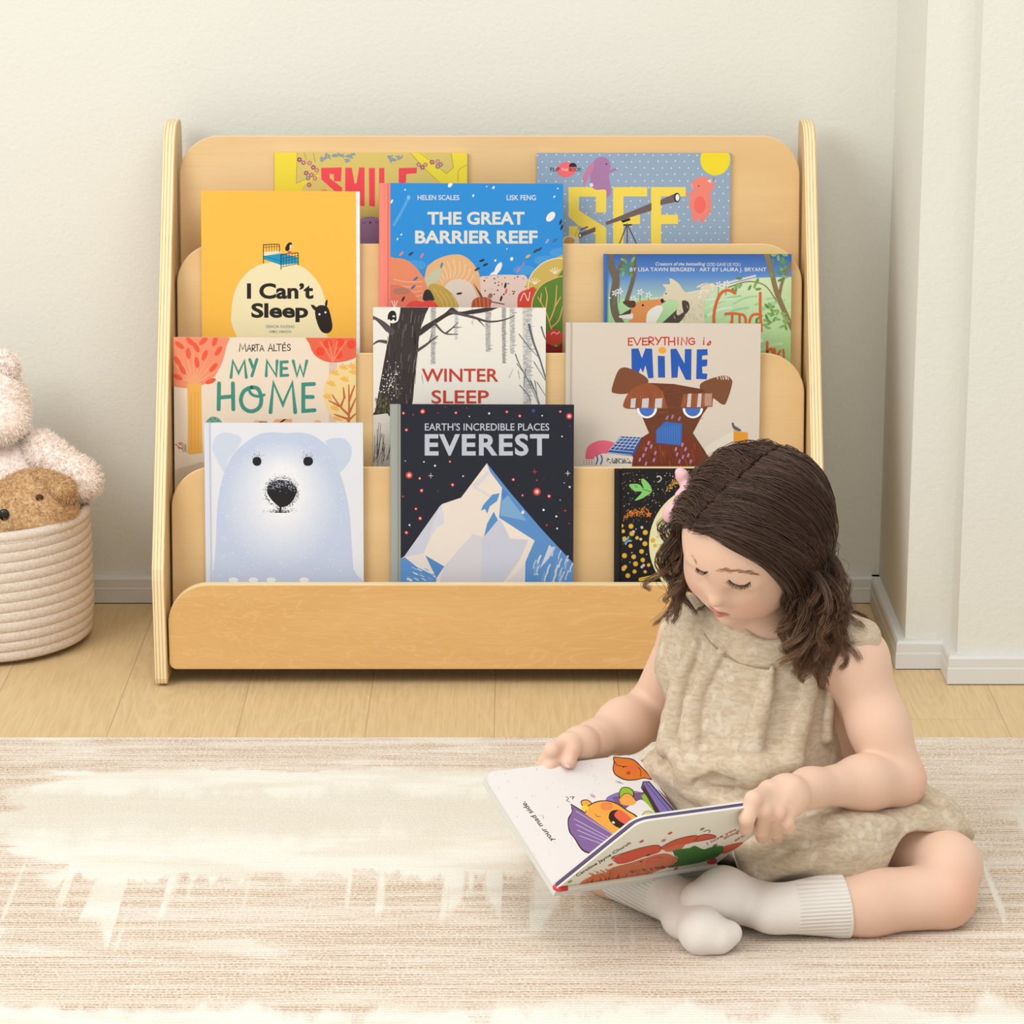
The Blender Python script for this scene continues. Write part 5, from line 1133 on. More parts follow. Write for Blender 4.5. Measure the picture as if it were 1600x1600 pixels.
def art_cover(A):
    A.frame(860, 1260, .225)
    K = (84, 40, 34)
    A.curve([(385, 480), (420, 430), (560, 390), (760, 330), (850, 345), (890, 400), (800, 430), (640, 480), (470, 500)], (206, 118, 84))
    A.curve([(465, 400), (440, 370), (425, 355), (460, 345), (520, 320), (640, 285), (740, 270), (770, 295), (740, 325), (640, 355), (540, 390)], (214, 84, 60))
    A.curve([(765, 285), (860, 235), (980, 205), (1020, 208), (1080, 195), (1140, 205), (1130, 222), (1020, 245), (900, 275), (800, 305)], (216, 92, 66)); A.smooth([(765, 285), (860, 235), (980, 205), (1020, 210), (1000, 240)], 5, K); A.smooth([(1020, 208), (1080, 195), (1140, 205), (1130, 222), (1010, 246)], 5, K)
    A.curve([(790, 310), (860, 270), (930, 265), (900, 300), (850, 315)], (214, 122, 86)); A.smooth([(450, 385), (425, 355), (520, 320), (640, 285), (740, 270), (770, 295)], 5, K)
    A.curve([(1180, 320), (1200, 280), (1330, 250), (1300, 285), (1210, 330)], (222, 110, 84)); A.curve([(1085, 385), (1140, 360), (1150, 395), (1100, 402)], (224, 70, 74))
    A.curve([(850, 310), (960, 290), (1000, 275), (1060, 300), (1110, 285), (1180, 275), (1198, 290), (1180, 330), (1110, 370), (1020, 395), (880, 420), (815, 425), (885, 375)], (66, 122, 60))
    for k in range(16): A.smooth([(880+k*18, 318-k*2), (900+k*17, 350-k*1.5), (890+k*16, 405-k*4)], 3, (44, 92, 46))
    A.smooth([(850, 310), (865, 350), (885, 378), (860, 400)], 5, K); A.smooth([(1198, 285), (1185, 325), (1120, 370)], 4, K)
    A.curve([(215, 560), (220, 520), (330, 470), (450, 470), (560, 480), (690, 460), (690, 480), (500, 520), (330, 548)], (224, 116, 60))
    for k in range(60): A.stroke([(x := rr.uniform(290, 470), y := 495-(x-290)*.12+rr.uniform(-36, 12)), (x-rr.uniform(5, 40), y-rr.uniform(4, 22))], 3, rr.choice([(206, 110, 70), (170, 80, 50), (222, 130, 84)]))
    for k in range(24): A.stroke([(x := rr.uniform(230, 680), y := 540-(x-230)*.13), (x+rr.uniform(-8, 24), y-rr.uniform(14, 36))], 4, (120, 50, 34))
    for k in range(40): A.stroke([(x := rr.uniform(560, 900), y := 462-(x-560)*.14), (x-14, y-14)], 3, (150, 74, 54))
    A.disc(720, 375, 60, (214, 104, 78), 18, -.25); A.stroke([(665, 342), (688, 336)], 9, (100, 40, 40)); A.stroke([(620, 385), (632, 382)], 7, (100, 40, 40))
    A.textq('Caroline Jayne Church', (190, 492), (562, 262), (172, 474), (56, 40, 38), 0.01)
    R = (206, 74, 80)
    A.textq('I love you', (1092, 272), (1290, 170), (1078, 252), R, .01); A.textq('through', (1205, 238), (1320, 180), (1192, 216), R, .01); A.textq('and through', (1284, 250), (1400, 186), (1270, 230), R, .01)
    for x, y, c in ((630, 243, R), (783, 237, (222, 110, 90)), (828, 186, (222, 90, 80)), (416, 405, (222, 110, 90)), (870, 430, (218, 70, 70)), (1140, 272, (70, 130, 60)), (135, 522, (140, 170, 70)), (1050, 158, (120, 160, 70))): A.disc(x, y, 17, c, 7, -.4)
    A.smooth([(1060, 176), (1090, 165), (1105, 172), (1095, 182)], 3, (120, 60, 60))
TH = .0085
L_ = Loose()
# half lying back: cover board under, then page block
L_.addvf(*half_board('', BD, q1, sdir, n1, HB, WB+.003, -TH-.002, -TH, (214, 226, 218)))
L_.addvf(*half_board('', BD, q1, sdir, n1, HB, WB, -TH, -.0034, (226, 224, 216)))
L_.addvf(*half_board('', BD, q1, sdir, n1, HB, WB, -.0030, 0, (238, 233, 231), .016))
A = Art(BD, sdir, q1, n1, HB, WB); 
A.uv_flip = True
def rect_up(A, u1, v1): A.rect = (0.0, 0.0, u1, v1)
rect_up(A, HB, WB); art_page(A); L_.ink(A)
L_.build('page_half', ob, bookc)
L_ = Loose()
L_.addvf(*half_board('', BD, q2, sdir, n2, HB, WB+.003, -.0022, 0, (240, 238, 226)))
L_.addvf(*half_board('', BD, q2, sdir, n2, HB, WB, -.0056, -.0030, (98, 84, 130), .016))
L_.addvf(*half_board('', BD, q2, sdir, n2, HB, WB, -TH, -.0064, (236, 232, 226), .016))
A = Art(BD, sdir, q2, n2, HB, WB+.003); rect_up(A, HB, WB+.003); art_cover(A); L_.ink(A)
L_.build('cover_half', ob, bookc)
sp = Loose(); e_ = nz(-(q1+q2)); 
es_ = nz(np.cross(e_, sdir))
sp.spine((BD-e_*0.0, e_, sdir, es_), -.004, .0022, 0, .010, -.0075, .0075, (214, 62, 62)); sp.spine((BD-e_*0.0, e_, sdir, es_), -.004, .0022, .010, HB, -.0075, .0075, (232, 228, 216))
sp.build('spine', ob, bookc)

# ---------------------------------------------------------------- child
g = G('skin', 0.5, 0.3)
g.color(g.n('Attribute', {'attribute_name': 'tone'}).outputs['Color'])
g.sub(0.10, (1.0, 0.35, 0.2), 0.006); g.bump(g.noise(g.obj(), 900, 2), 0.03, .001); M_SKIN = g.m
g = G('hair_strands', 0.42, 0.45)
g.color(g.n('Attribute', {'attribute_name': 'tone'}).outputs['Color']); M_HAIR = g.m
g = G('linen_jacquard', 0.9, 0.1)
v = g.obj()
wv = g.n('VectorMath', {'operation': 'ADD'}, i0=v, i1=g.n('VectorMath', {'operation': 'SCALE'}, i0=g.noise(v, 22, 2, out=1), Scale=.030).outputs[0]).outputs[0]
vo = g.n('TexVoronoi', {'feature': 'SMOOTH_F1'}, Vector=g.map((1, 1.0, .62), v=wv), Scale=62, Smoothness=.1)
leaf = g.ramp(vo.outputs['Distance'], .36, .24)
keep = g.ramp(g.noise(v, 30, 2), .46, .54)
vine = g.ramp(g.math('ABSOLUTE', g.math('SUBTRACT', g.noise(wv, 34, 1), .5)), .030, .012)
flor = g.math('MAXIMUM', g.math('MULTIPLY', leaf, keep), g.math('MULTIPLY', vine, .45))
slub = g.noise(g.map((60, 60, 800), v=v), 1.0, 3, .7)
melange = g.noise(g.map((90, 90, 260), v=v), 1.0, 4, .65)
c = g.mix(g.ramp(melange, .35, .68), lin((216, 200, 175)), lin((198, 177, 150)))
c = g.mix(g.math('MULTIPLY', g.ramp(slub, .5, .8), .35), c, lin((226, 212, 190)))
c = g.mix(g.math('MULTIPLY', flor, .56), c, lin((231, 221, 203)))
g.color(c); g.b.inputs['Sheen Weight'].default_value = .1
g.bump(g.math('ADD', g.noise(g.map((1200, 1200, 1200), v=v), 1.0, 2), g.math('MULTIPLY', flor, .6)), 0.25, .0015); M_LINEN = g.m
g = G('white_sock_knit', 0.9, 0.1)
at = g.n('Attribute', {'attribute_name': 'rib'})
rs = g.sep(at.outputs['Vector'])
rib = g.math('MULTIPLY', g.math('SINE', rs[0]), rs[1])
c = g.mix(g.math('MULTIPLY', g.ramp(rib, .2, -.9), .38), lin((244, 239, 232)), lin((205, 196, 190)))
c = g.mix(rs[2], c, lin((244, 236, 220)))
g.color(c); g.bump(g.math('ADD', rib, g.math('MULTIPLY', g.noise(g.obj(), 800, 2), .5)), .35, .0015); M_SOCK = g.m
M_CLIP = plain('pink_hair_clip', (232, 184, 190), .35, .4)

HC = atY(1175, 829, -.72)
hl = nz(.87*RT-.36*UP-.335*FW); hu = -.07*RT+.66*UP-.74*FW; hu = nz(hu-hl*(hu @ hl)); hn = np.cross(hl, hu)
HR = np.array([hl, hu, hn])
def Hd(a, b, c): return HC+hl*a+hu*b+hn*c
P = atY
YAW = math.radians(30)
tl_ = np.array([math.cos(YAW), -math.sin(YAW), 0]); tf_ = np.array([-math.sin(YAW), -math.cos(YAW), 0]); TR_ = np.array([tl_, tf_, [0, 0, 1]])
child = tag(empty('person', (.26, -.62, RZ)), 'child in a beige linen dress and white socks sitting cross-legged on the rug reading', 'person')
CO = np.array(child.location)
nb = P(1200, 985, -.675)
shL = P(1337, 1030, -.722); elL = P(1402, 1219, -.755); wrL = P(1264, 1231, -.855)
shR = P(1082, 990, -.60); elR = P(1022, 1112, -.555); wrR = P(926, 1158, -.645)
hipL = P(1290, 1250, -.62); knL = P(1474, 1400, -.830); knT = P(1478, 1356, -.795); anL = atZ(1205, 1421, .042)
hipR = P(1130, 1240, -.61); knR = atZ(878, 1302, .046); anR = atZ(1062, 1412, .040)
lerp0 = lambda a, b, t: a*(1-t)+b*t
B_ = [ell(P(1200, 1080, -.645), (.075, .058, .085), TR_), cone(P(1200, 1130, -.635), P(1215, 1235, -.58), .075, .085, .03),
      cone(nb, P(1200, 1060, -.65), .034, .05, .03), cone(nb, shL, .032, .034, .03), cone(nb, shR, .033, .032, .03), cone(Hd(0, -.07, -.02), lerp0(nb, shR, .45), .026, .026, .02),
      cone(nb, Hd(0, -.055, -.01), .033, .032, .02), cone(P(1322, 1060, -.690), P(1322, 1155, -.675), .032, .036, .03)]
# head
HEAD = [ell(HC, (.0715, .079, .085), HR, .02), ell(Hd(0, .018, .030), (.056, .052, .047), HR, .02), ell(Hd(0, -.043, .020), (.050, .053, .047), HR, .03)]
for s in (-1, 1): HEAD += [ell(Hd(s*.029, -.044, .043), (.0225, .023, .023), HR, .02)]
HEAD += [ell(Hd(0, -.089, .050), (.0135, .0105, .0125), HR, .018)]
for s in (-1, 1):
    HEAD += [ell(Hd(s*.0265, -.010, .083), (.014, .0085, .008), HR, .012, '-'), ell(Hd(s*.026, -.0155, .0615), (.0150, .0118, .0128), HR, .004)]
    HEAD += [ell(Hd(s*.023, .0065, .0695), (.017, .0045, .006), HR, .010)]
HEAD += [cone(Hd(0, -.004, .070), Hd(0, -.026, .0795), .0062, .0075, .012), ell(Hd(0, -.0275, .0835), (.0086, .0080, .0092), HR, .004)]
for s in (-1, 1): HEAD += [ell(Hd(s*.0095, -.0315, .0755), (.0062, .0055, .007), HR, .005), ell(Hd(s*.0052, -.0358, .0795), (.0026, .0018, .003), HR, .002, '-')]
HEAD += [ell(Hd(0, -.055, .062), (.022, .017, .0115), HR, .012)]
for s in (-1, 1):
    HEAD += [cone(Hd(s*.0015, -.0520, .0755), Hd(s*.0140, -.0570, .0690), .0042, .0020, .0025), cone(Hd(0, -.0615, .0740), Hd(s*.0110, -.0590, .0690), .0050, .0024, .0025)]
for s in (-1, 1):
    HEAD += [cone(Hd(s*.014, -.0045, .0760), Hd(s*.026, -.0020, .0765), .0010, .0014, .002, '-'), cone(Hd(s*.026, -.0020, .0765), Hd(s*.038, -.0050, .0700), .0014, .0010, .002, '-')]
HEAD += [cone(Hd(-.014, -.0568, .0758), Hd(.014, -.0568, .0758), .0011, .0011, .0015, '-')]
for s in (-1, 1): HEAD += [ell(Hd(s*.071, -.018, -.008), (.007, .026, .016), HR, .006), ell(Hd(s*.077, -.017, -.004), (.004, .016, .009), HR, .004, '-')]
B_ += HEAD
# arms
B_ += [cone(shL, elL*.55+shL*.45, .0315, .0305, .02), cone(elL*.55+shL*.45, elL, .0305, .0310, .02), cone(elL, elL*.6+wrL*.4, .0310, .0275, .006), cone(elL*.6+wrL*.4, wrL, .0275, .0180, .02)]
B_ += [cone(shR, elR, .034, .031, .02), cone(elR, elR*.5+wrR*.5, .031, .029, .012), cone(elR*.5+wrR*.5, wrR, .029, .019, .02)]
# her left hand: palm, four fingers over the raised cover, thumb behind it
def onc(x, y, d): return onplane(x, y, BD, n2)+n2*d
def fing(p, r, k=.003):
    return [cone(p[i], p[i+1], r*(1-.06*i), r*(1-.06*(i+1)), k if i else .008) for i in range(len(p)-1)]
palmL = P(1229, 1244, -.893)
B_ += [cone(wrL, palmL, .0180, .0172, .02)]
fgs = [([P(1202, 1236, -.905), P(1177, 1249, -.938), onc(1163, 1266, .0085), onc(1162, 1284, .0075)], .0096),
       ([P(1214, 1246, -.903), P(1194, 1266, -.932), onc(1186, 1284, .0085), onc(1188, 1298, .0070)], .0092),
       ([P(1228, 1251, -.900), P(1215, 1270, -.924), onc(1208, 1288, .008), onc(1212, 1299, .0065)], .0086),
       ([P(1241, 1253, -.895), P(1233, 1271, -.912), P(1229, 1285, -.918), P(1234, 1293, -.916)], .0077)]
for p, r in fgs:
    B_ += [cone(palmL, p[0], .0165, r*1.12, .014)]+fing(p, r)
B_ += [cone(palmL, P(1200, 1240, -.872), .016, .011, .01), cone(P(1200, 1240, -.872), P(1178, 1262, -.895), .0105, .0085, .004)]
# her right hand: thumb on the page, fingers curled under the far edge
def onpg(x, y, d): return onplane(x, y, BD, n1)+n1*d
palmR = P(906, 1163, -.672)
B_ += [cone(wrR, palmR, .019, .017, .02)]
B_ += [cone(palmR, P(893, 1163, -.690), .015, .0105, .010), cone(P(893, 1163, -.690), onpg(889, 1181, .0088), .0108, .0102, .004), cone(onpg(889, 1181, .0088), onpg(885, 1197, .0072), .0102, .0085, .003)]
for k, (x, y, xt, yt, Y_) in enumerate(((885, 1161, 850, 1186, -.690), (893, 1166, 842, 1215, -.684), (902, 1172, 836, 1240, -.676), (912, 1178, 838, 1262, -.668))):
    K_ = P(x, y, Y_); M_ = P(x-22, y+9, Y_-.022)-n1*(.002*k+.002); T_ = onpg(xt, yt, -.021)
    B_ += [cone(palmR, K_, .0155, .0098, .010), cone(K_, M_, .0096, .0090, .005), cone(M_, T_, .0090, .0075, .003)]
# legs and feet
B_ += [cone(hipL, knT, .060, .039, .02), cone(knT, knL, .039, .0355, .008), cone(knL, knL*.55+anL*.45, .0355, .034, .005), cone(knL*.55+anL*.45, anL, .034, .0235, .02)]
B_ += [cone(hipR, knR, .056, .037, .02), cone(knR, knR*.55+anR*.45, .037, .034, .012), cone(knR*.55+anR*.45, anR, .034, .023, .02)]
ftL = [P(1205, 1420, -.842), P(1130, 1397, -.858), P(1092, 1406, -.872)]
ftR = [atZ(1068, 1416, .036), atZ(1098, 1455, .031), atZ(1124, 1463, .027)]
heelR = atZ(1062, 1440, .028)
for f_, r in ((ftL, (.0225, .026, .018)), (ftR, (.021, .022, .014))):
    B_ += [cone(f_[0], f_[1], r[0], r[1], .01), cone(f_[1], f_[2], r[1], r[2], .01)]
bmin = np.array([-.02, -1.03, .008]); bmax = np.array([.56, -.47, .56])
V, F_ = net(B_, .0019, bmin, bmax)
# skin tone with blush
def paint(V, c, pts):
    col = np.tile(np.array(lin(c)[:3]), (len(V), 1))
    for p, r, cc, a in pts:
        w_ = np.clip(1-np.linalg.norm(V-p, axis=1)/r, 0, 1); w_ = w_*w_*(3-2*w_)*a
        col = col*(1-w_[:, None])+np.array(lin(cc)[:3])*w_[:, None]
    return np.concatenate([col, np.ones((len(V), 1))], 1)
SK = (238, 201, 177)
dots = [(Hd(s*.034, -.042, .062), .030, (232, 158, 134), .55) for s in (-1, 1)]+[(Hd(0, -.029, .087), .014, (234, 164, 140), .45), (Hd(0, .01, .06), .07, (230, 182, 150), .35)]
dots += [(elL+np.array([.03, 0, -.01]), .05, (236, 172, 146), .5), (knL+np.array([.03, -.03, .01]), .06, (232, 166, 136), .5)]+[(p[-1], .014, (238, 160, 138), .5) for p, r in fgs]+[(p[1], .014, (238, 166, 144), .4) for p, r in fgs]+[(onpg(886, 1190, .01), .015, (238, 160, 138), .5)]
col = paint(V, SK, dots)
X = (V-HC) @ HR.T
lipm = np.clip((.0135-np.abs(X[:, 0]))/.003, 0, 1)*np.clip((.0072-np.abs(X[:, 1]+.0572)-.0022*np.clip(np.abs(X[:, 0])/.0135, 0, 1)*1.5)/.0022, 0, 1)*(X[:, 2] > .060)
col[:, :3] = col[:, :3]*(1-.85*lipm[:, None])+np.array(lin((206, 116, 108))[:3])*.85*lipm[:, None]
line = np.clip(1-np.abs(X[:, 1]+.0568+.02*X[:, 0]**2*20)/.0012, 0, 1)*(np.abs(X[:, 0]) < .0125)*(X[:, 2] > .062)
col[:, :3] = col[:, :3]*(1-.6*line[:, None])+np.array(lin((150, 70, 66))[:3])*.6*line[:, None]
body = fastmesh('body', V, F_, M_SKIN, child, True, CO, col, 'tone')

# nails on the thumb that shows
tn = onpg(886, 1193, .0140)
# ------- socks
def sock(name, pr, ribseg, lo, hi, lab=None):
    V, F_ = net(pr, .0018, lo, hi)
    a, b = ribseg; d = b-a; L = np.linalg.norm(d); d = d/L
    side = nz(np.cross(d, FW)); t = (V-a) @ d/L; w_ = (V-a) @ side
    ph = w_*2*PI/.0042
    inn = np.clip((t-.03)/.05, 0, 1)*np.clip((1.0-t)/.05, 0, 1)
    cuff = np.clip(1-np.abs(t-.045)/.045, 0, 1)
    c4 = np.stack([ph, inn, .35*(t < .07), np.ones(len(V))], 1)
    return fastmesh(name, V, F_, M_SOCK, child, True, CO, c4, 'rib')
def lerp(a, b, t): return a*(1-t)+b*t
cufL = lerp(knL, anL, .58); cufR = lerp(knR, anR, .40)
rl = lambda t, a=.036, b=.0235: a+(b-a)*max(0, (t-.45)/.55)
spL = [cone(lerp(knL, anL, .50), anL, rl(.50)+.0036, .0250, .004), cone(ftL[0], ftL[1], .0245, .0285, .010), cone(ftL[1], ftL[2], .0285, .0205, .01), cone(lerp(knL, anL, .575), lerp(knL, anL, .60), rl(.575)+.0042, rl(.6)+.0042, .002), ell(anL+np.array([.004, .012, -.004]), (.026, .026, .024), k=.012)]
sdL = nz(anL-knL); spL.append(half(cufL, -sdL+np.array([0.0, .0, .10])))
sock('sock', spL, (cufL, lerp(knL, anL, .88)), (.15, -.93, .008), (.42, -.75, .14))
spR = [cone(lerp(knR, anR, .30), anR, .040, .0250, .004), cone(ftR[0], ftR[1], .0235, .0245, .010), cone(ftR[1], ftR[2], .0235, .0170, .01), cone(ftR[2], ftR[2]+np.array([.012, .004, .002]), .0165, .0125, .008), ell(heelR, (.018, .018, .017), k=.012)]
sdR = nz(anR-knR); spR.append(half(cufR, -sdR))
sock('sock', spR, (cufR, lerp(knR, anR, .9)), (.02, -.97, .008), (.30, -.66, .12))

# ------- dress
D_ = [ell(P(1192, 1070, -.650), (.094, .072, .088), TR_, .02), cone(P(1192, 1105, -.645), P(1182, 1180, -.655), .090, .098, .03), cone(P(1182, 1180, -.655), P(1205, 1240, -.62), .096, .09, .04),
      cone(P(1262, 985, -.695), P(1346, 996, -.730), .033, .022, .03), cone(P(1130, 980, -.650), P(1085, 978, -.612), .034, .030, .03), cone(P(1085, 978, -.612), P(1072, 1040, -.615), .028, .036, .03), cone(nb, P(1200, 1040, -.66), .05, .07, .03),
      cone(P(1350, 990, -.705), P(1373, 1030, -.690), .012, .010, .012), cone(P(1373, 1030, -.690), P(1371, 1062, -.680), .010, .007, .01)]
D_ += [cone(hipL, lerp(hipL, knT, .74), .076, .056, .04), ell(P(1205, 1275, -.70), (.115, .085, .048), TR_, .04), cone(hipR, lerp(hipR, knR, .55), .072, .056, .03),
       cone(P(1205, 1330, -.790), P(1320, 1325, -.815), .038, .040, .03), cone(P(1320, 1325, -.815), P(1395, 1312, -.79), .036, .032, .03), cone(P(1195, 1345, -.800), P(1178, 1372, -.812), .026, .014, .02),
       cone(P(1385, 1245, -.69), P(1465, 1282, -.735), .034, .022, .03), cone(P(1465, 1282, -.735), atZ(1512, 1304, .030), .022, .008, .02), cone(P(1100, 1225, -.70), P(1030, 1205, -.665), .030, .022, .02)]
base_D = list(D_)
def chain(px, r, off=0.0, k=.01, op='+', src=None):
    pts = [trace(src or base_D, x, y)-nz(ray(x, y))*off for x, y in px]
    rs_ = r if isinstance(r, (list, tuple)) else [r]*len(pts)
    return [cone(pts[i], pts[i+1], rs_[i], rs_[i+1], k, op) for i in range(len(pts)-1)]
# overhanging fold of the bodice and the hollow below it
D_ += chain([(1058, 1178), (1082, 1204), (1128, 1200), (1180, 1205), (1240, 1190)], [.012, .017, .014, .016, .012], .006, .014)
D_ += chain([(1088, 1222), (1118, 1219), (1146, 1222)], [.003, .008, .004], -.001, .004, '-', list(D_))
D_ += chain([(1075, 1226), (1140, 1256), (1195, 1268)], .008, .002, .012)
# pleats falling from the yoke
for px, r in (([(1121, 1018), (1098, 1052), (1078, 1100), (1072, 1150), (1078, 1195)], [.004, .008, .011, .012, .010]), ([(1200, 1044), (1192, 1080), (1178, 1125), (1168, 1170), (1172, 1205)], [.003, .007, .010, .012, .012]), ([(1262, 1020), (1258, 1080), (1244, 1130), (1232, 1180)], [.004, .008, .010, .010]), ([(1082, 1005), (1058, 1060), (1048, 1120), (1040, 1165)], [.005, .010, .013, .014]), ([(1300, 1030), (1288, 1090), (1284, 1150)], [.003, .006, .008])):
    D_ += chain([(x+7, y) for x, y in px], [q*1.15 for q in r], .0025, .004)
# yoke seam
D_ += chain([(1098, 985), (1118, 1014), (1150, 1036), (1195, 1044), (1240, 1033), (1272, 1012)], .0014, .0010, .0015, '-', list(D_))
# drapery over the lap
for px, r in (([(1130, 1290), (1180, 1260), (1250, 1240), (1330, 1235)], .007), ([(1160, 1330), (1215, 1300), (1300, 1290), (1390, 1290)], .008), ([(1190, 1372), (1250, 1345), (1330, 1330)], .007), ([(1400, 1250), (1440, 1275), (1490, 1300)], .007), ([(1420, 1238), (1470, 1262), (1505, 1292)], .006), ([(1030, 1205), (1085, 1232), (1130, 1262)], .007)):
    D_ += chain(px, r, .0, .014)
for px in ([(1150, 1308), (1200, 1280), (1290, 1265), (1360, 1262)], [(1175, 1352), (1230, 1325), (1310, 1312)]):
    D_ += chain(px, .0022, .0012, .008, '-')
# neckline, armholes, hem
D_ += [cone(Hd(.002, -.05, -.02), P(1209, 948, -.700), .033, .035, .004, '-'), cone(P(1209, 948, -.700), P(1197, 950, -.74), .035, .036, .004, '-')]
D_ += [cone(P(1374, 1022, -.775), P(1343, 1090, -.755), .025, .029, .005, '-'), cone(P(1343, 1090, -.755), P(1338, 1146, -.730), .029, .025, .005, '-'), cone(P(1425, 1352, -.810), P(1545, 1375, -.800), .038, .047, .004, '-')]
D_ += [cone(P(1050, 985, -.60), P(1035, 1075, -.585), .020, .020, .006, '-')]
hn_ = nz(knL-hipL)
D_ += [half(lerp(hipL, knL, .80)+np.array([0, 0, .0]), nz(np.array([.55, -.62, -.42])))] if False else []
rw = np.random.default_rng(3); WD = rw.normal(0, 1, (14, 3)); WD /= np.linalg.norm(WD, axis=1, keepdims=True); WF = rw.uniform(60, 190, 14); WP = rw.uniform(0, 6.28, 14)
def wrinkle(Q, v):
    m = np.abs(v) < .02
    if not m.any(): return v
    q = Q[m]; s_ = np.zeros(len(q))
    for d, f, p in zip(WD, WF, WP): s_ += np.sin(q @ d*f+p+1.5*np.sin(q[:, 2]*35+p))/f
    v = v.copy(); v[m] += s_*.014
    return v
V, F_ = net(D_, .0018, (.0, -.93, .009), (.58, -.48, .36), wrinkle)
dress = fastmesh('dress', V, F_, M_LINEN, child, True, CO)

seam = [(1100, 990), (1112, 1006), (1130, 1022), (1155, 1036), (1182, 1043), (1210, 1043), (1238, 1036), (1260, 1024), (1276, 1008)]
sp_ = np.array([trace(D_, x, y) for x, y in seam])
V, F_ = tubes(sp_[None], .0009, 6, 1.0)
g = G('seam_thread', 0.9, .1); g.color(lin((176, 152, 120))); fastmesh('yoke_seam', V, F_, g.m, child, True, CO)

# ------- hair: scalp cap, then locks of strands parted on her right
HA = np.array([.0762, .0842, .0902])
PT_ = [np.array(q) for q in ((-.038, .047, .060), (-.030, .067, .043), (-.012, .085, .003), (-.002, .070, -.050), (0, .035, -.085))]
def PART_(s):
    x = s*4; i = min(int(x), 3); return PT_[i]*(1-(x-i))+PT_[i+1]*(x-i)
capp = [ell(HC, HA, HR, .01), ell(Hd(0, -.02, -.03), (.070, .065, .058), HR, .02), half(Hd(0, .048, .070), hn*.8-hu*.6, .004), half(Hd(0, -.070, 0), -hu, .01)]
V, F_ = net(capp, .0022, HC-.12, HC+.12)
rc = np.random.default_rng(4)
def tone(n, c1, c2): t = rc.random((n, 1))**1.5; return np.concatenate([np.array(lin(c1)[:3])*(1-t)+np.array(lin(c2)[:3])*t, np.ones((n, 1))], 1)
SCALP = np.tile(np.array(lin((74, 52, 44))), (len(V), 1))
XL = (V-HC) @ HR.T
for s_ in np.linspace(.02, .92, 60):
    q = np.array(PART_(s_)); q = q/np.linalg.norm(q/HA); m_ = np.linalg.norm(XL-q, axis=1) < .0065; SCALP[m_] = lin((214, 168, 146))
HE = np.array([.0775, .0855, .0915])
PART = [np.array(q) for q in ((-.038, .047, .060), (-.030, .067, .043), (-.012, .085, .003), (-.002, .070, -.050), (0, .035, -.085))]
def part(s):
    x = s*(len(PART)-1); i = min(int(x), len(PART)-2); q = PART[i]*(1-(x-i))+PART[i+1]*(x-i)
    return q
RTT = HE
def ex_(q, lift=0.0):
    u_ = q/HE; return q/np.linalg.norm(u_)*(1+lift)
def cr_(q, s):
    x = s*(len(q)-1); i = min(int(x), len(q)-2); t = x-i; p = [np.array(q[min(max(i+d, 0), len(q)-1)], float) for d in (-1, 0, 1, 2)]
    return .5*(2*p[1]+(p[2]-p[0])*t+(2*p[0]-5*p[1]+4*p[2]-p[3])*t*t+(3*p[1]-p[0]-3*p[2]+p[3])*t**3)
def guide(s, side, depth, rnd_):
    r = cr_(PART, s)+np.array([side*.0020, 0, 0])
    if side > 0:
        E = lerp3(((.072, -.012, .030), (.079, -.030, .002), (.074, -.045, -.040), (.030, -.050, -.085)), s)
        M = lerp3(((.040, .075, .060), (.055, .065, .020), (.062, .055, -.030), (.03, .02, -.10)), s)
    else:
        E = lerp3(((-.078, -.008, .024), (-.079, -.030, .004), (-.072, -.045, -.040), (-.020, -.050, -.085)), s)
        M = lerp3(((-.066, .052, .046), (-.062, .060, .010), (-.055, .055, -.035), (-.03, .02, -.10)), s)
    E = E+rc.normal(0, 1, 3)*np.array([.003, .013, .011])*(1.0 if side > 0 else .7); M = M+rc.normal(0, 1, 3)*np.array([.003, .004, .006])
    pts = []
    for t in np.linspace(0, 1, 14):
        q = r*(1-t)**2+M*2*t*(1-t)+E*t*t
        pts.append(HC+HR.T @ ex_(q, depth+.012*math.sin(t*PI)))
    return pts
def lerp3(tab, s):
    x = s*(len(tab)-1); i = min(int(x), len(tab)-2); return np.array(tab[i])*(1-(x-i))+np.array(tab[i+1])*(x-i)
paths = []; cols = []
def lock(s, side, depth, nst, spread, hang, curlr, turns, phase, col, outw):
    g0 = guide(s, side, depth, None)
    d = nz(g0[-1]-g0[-2]); p = g0[-1].copy(); out = nz((p-HC)-np.array([0, 0, (p-HC)[2]]))
    pts = list(g0); n = 20; st = hang/n
    for i in range(n):
        t = (i+1)/n
        tgt = nz(np.array([0, 0, -1.0])+out*(outw*(1-t)-.25*t))
        d = nz(d*(.80-.25*t)+tgt*(.20+.25*t)); p = p+d*st; pts.append(p.copy())
    pts = np.array(pts)
    tot = len(pts); w_ = np.clip((np.arange(tot)-12)/(tot-13), 0, 1)
    a = phase+turns*2*PI*w_
    e1 = out; e2 = np.cross(out, [0, 0, 1.0])
    ctr = pts+(e1*np.cos(a)[:, None]+e2*np.sin(a)[:, None]-e1*math.cos(phase)-e2*math.sin(phase))*(curlr*w_**.7)[:, None]
    for k in range(nst):
        o1 = rc.normal(0, 1, 3); o1 *= spread/ max(1., np.linalg.norm(o1)/1.6)
        env = np.where(np.arange(tot) < 2, .22, 1.0)*(1-.72*w_**1.2)
        rr_ = rc.normal(0, 1, 3)*.0022
        wav = np.sin(np.linspace(0, 1, tot)*rc.uniform(3, 8)+rc.uniform(0, 6))[:, None]*rr_*np.linspace(0, 1, tot)[:, None]
        off = o1[None]*env[:, None]; off[:2] = .2*o1+hn*(rc.normal(0, .0030)); off[2] = off[2]*.5+off[1]*.5
        paths.append(ctr+off+wav)
        t = rc.random(); cols.append((col, t))
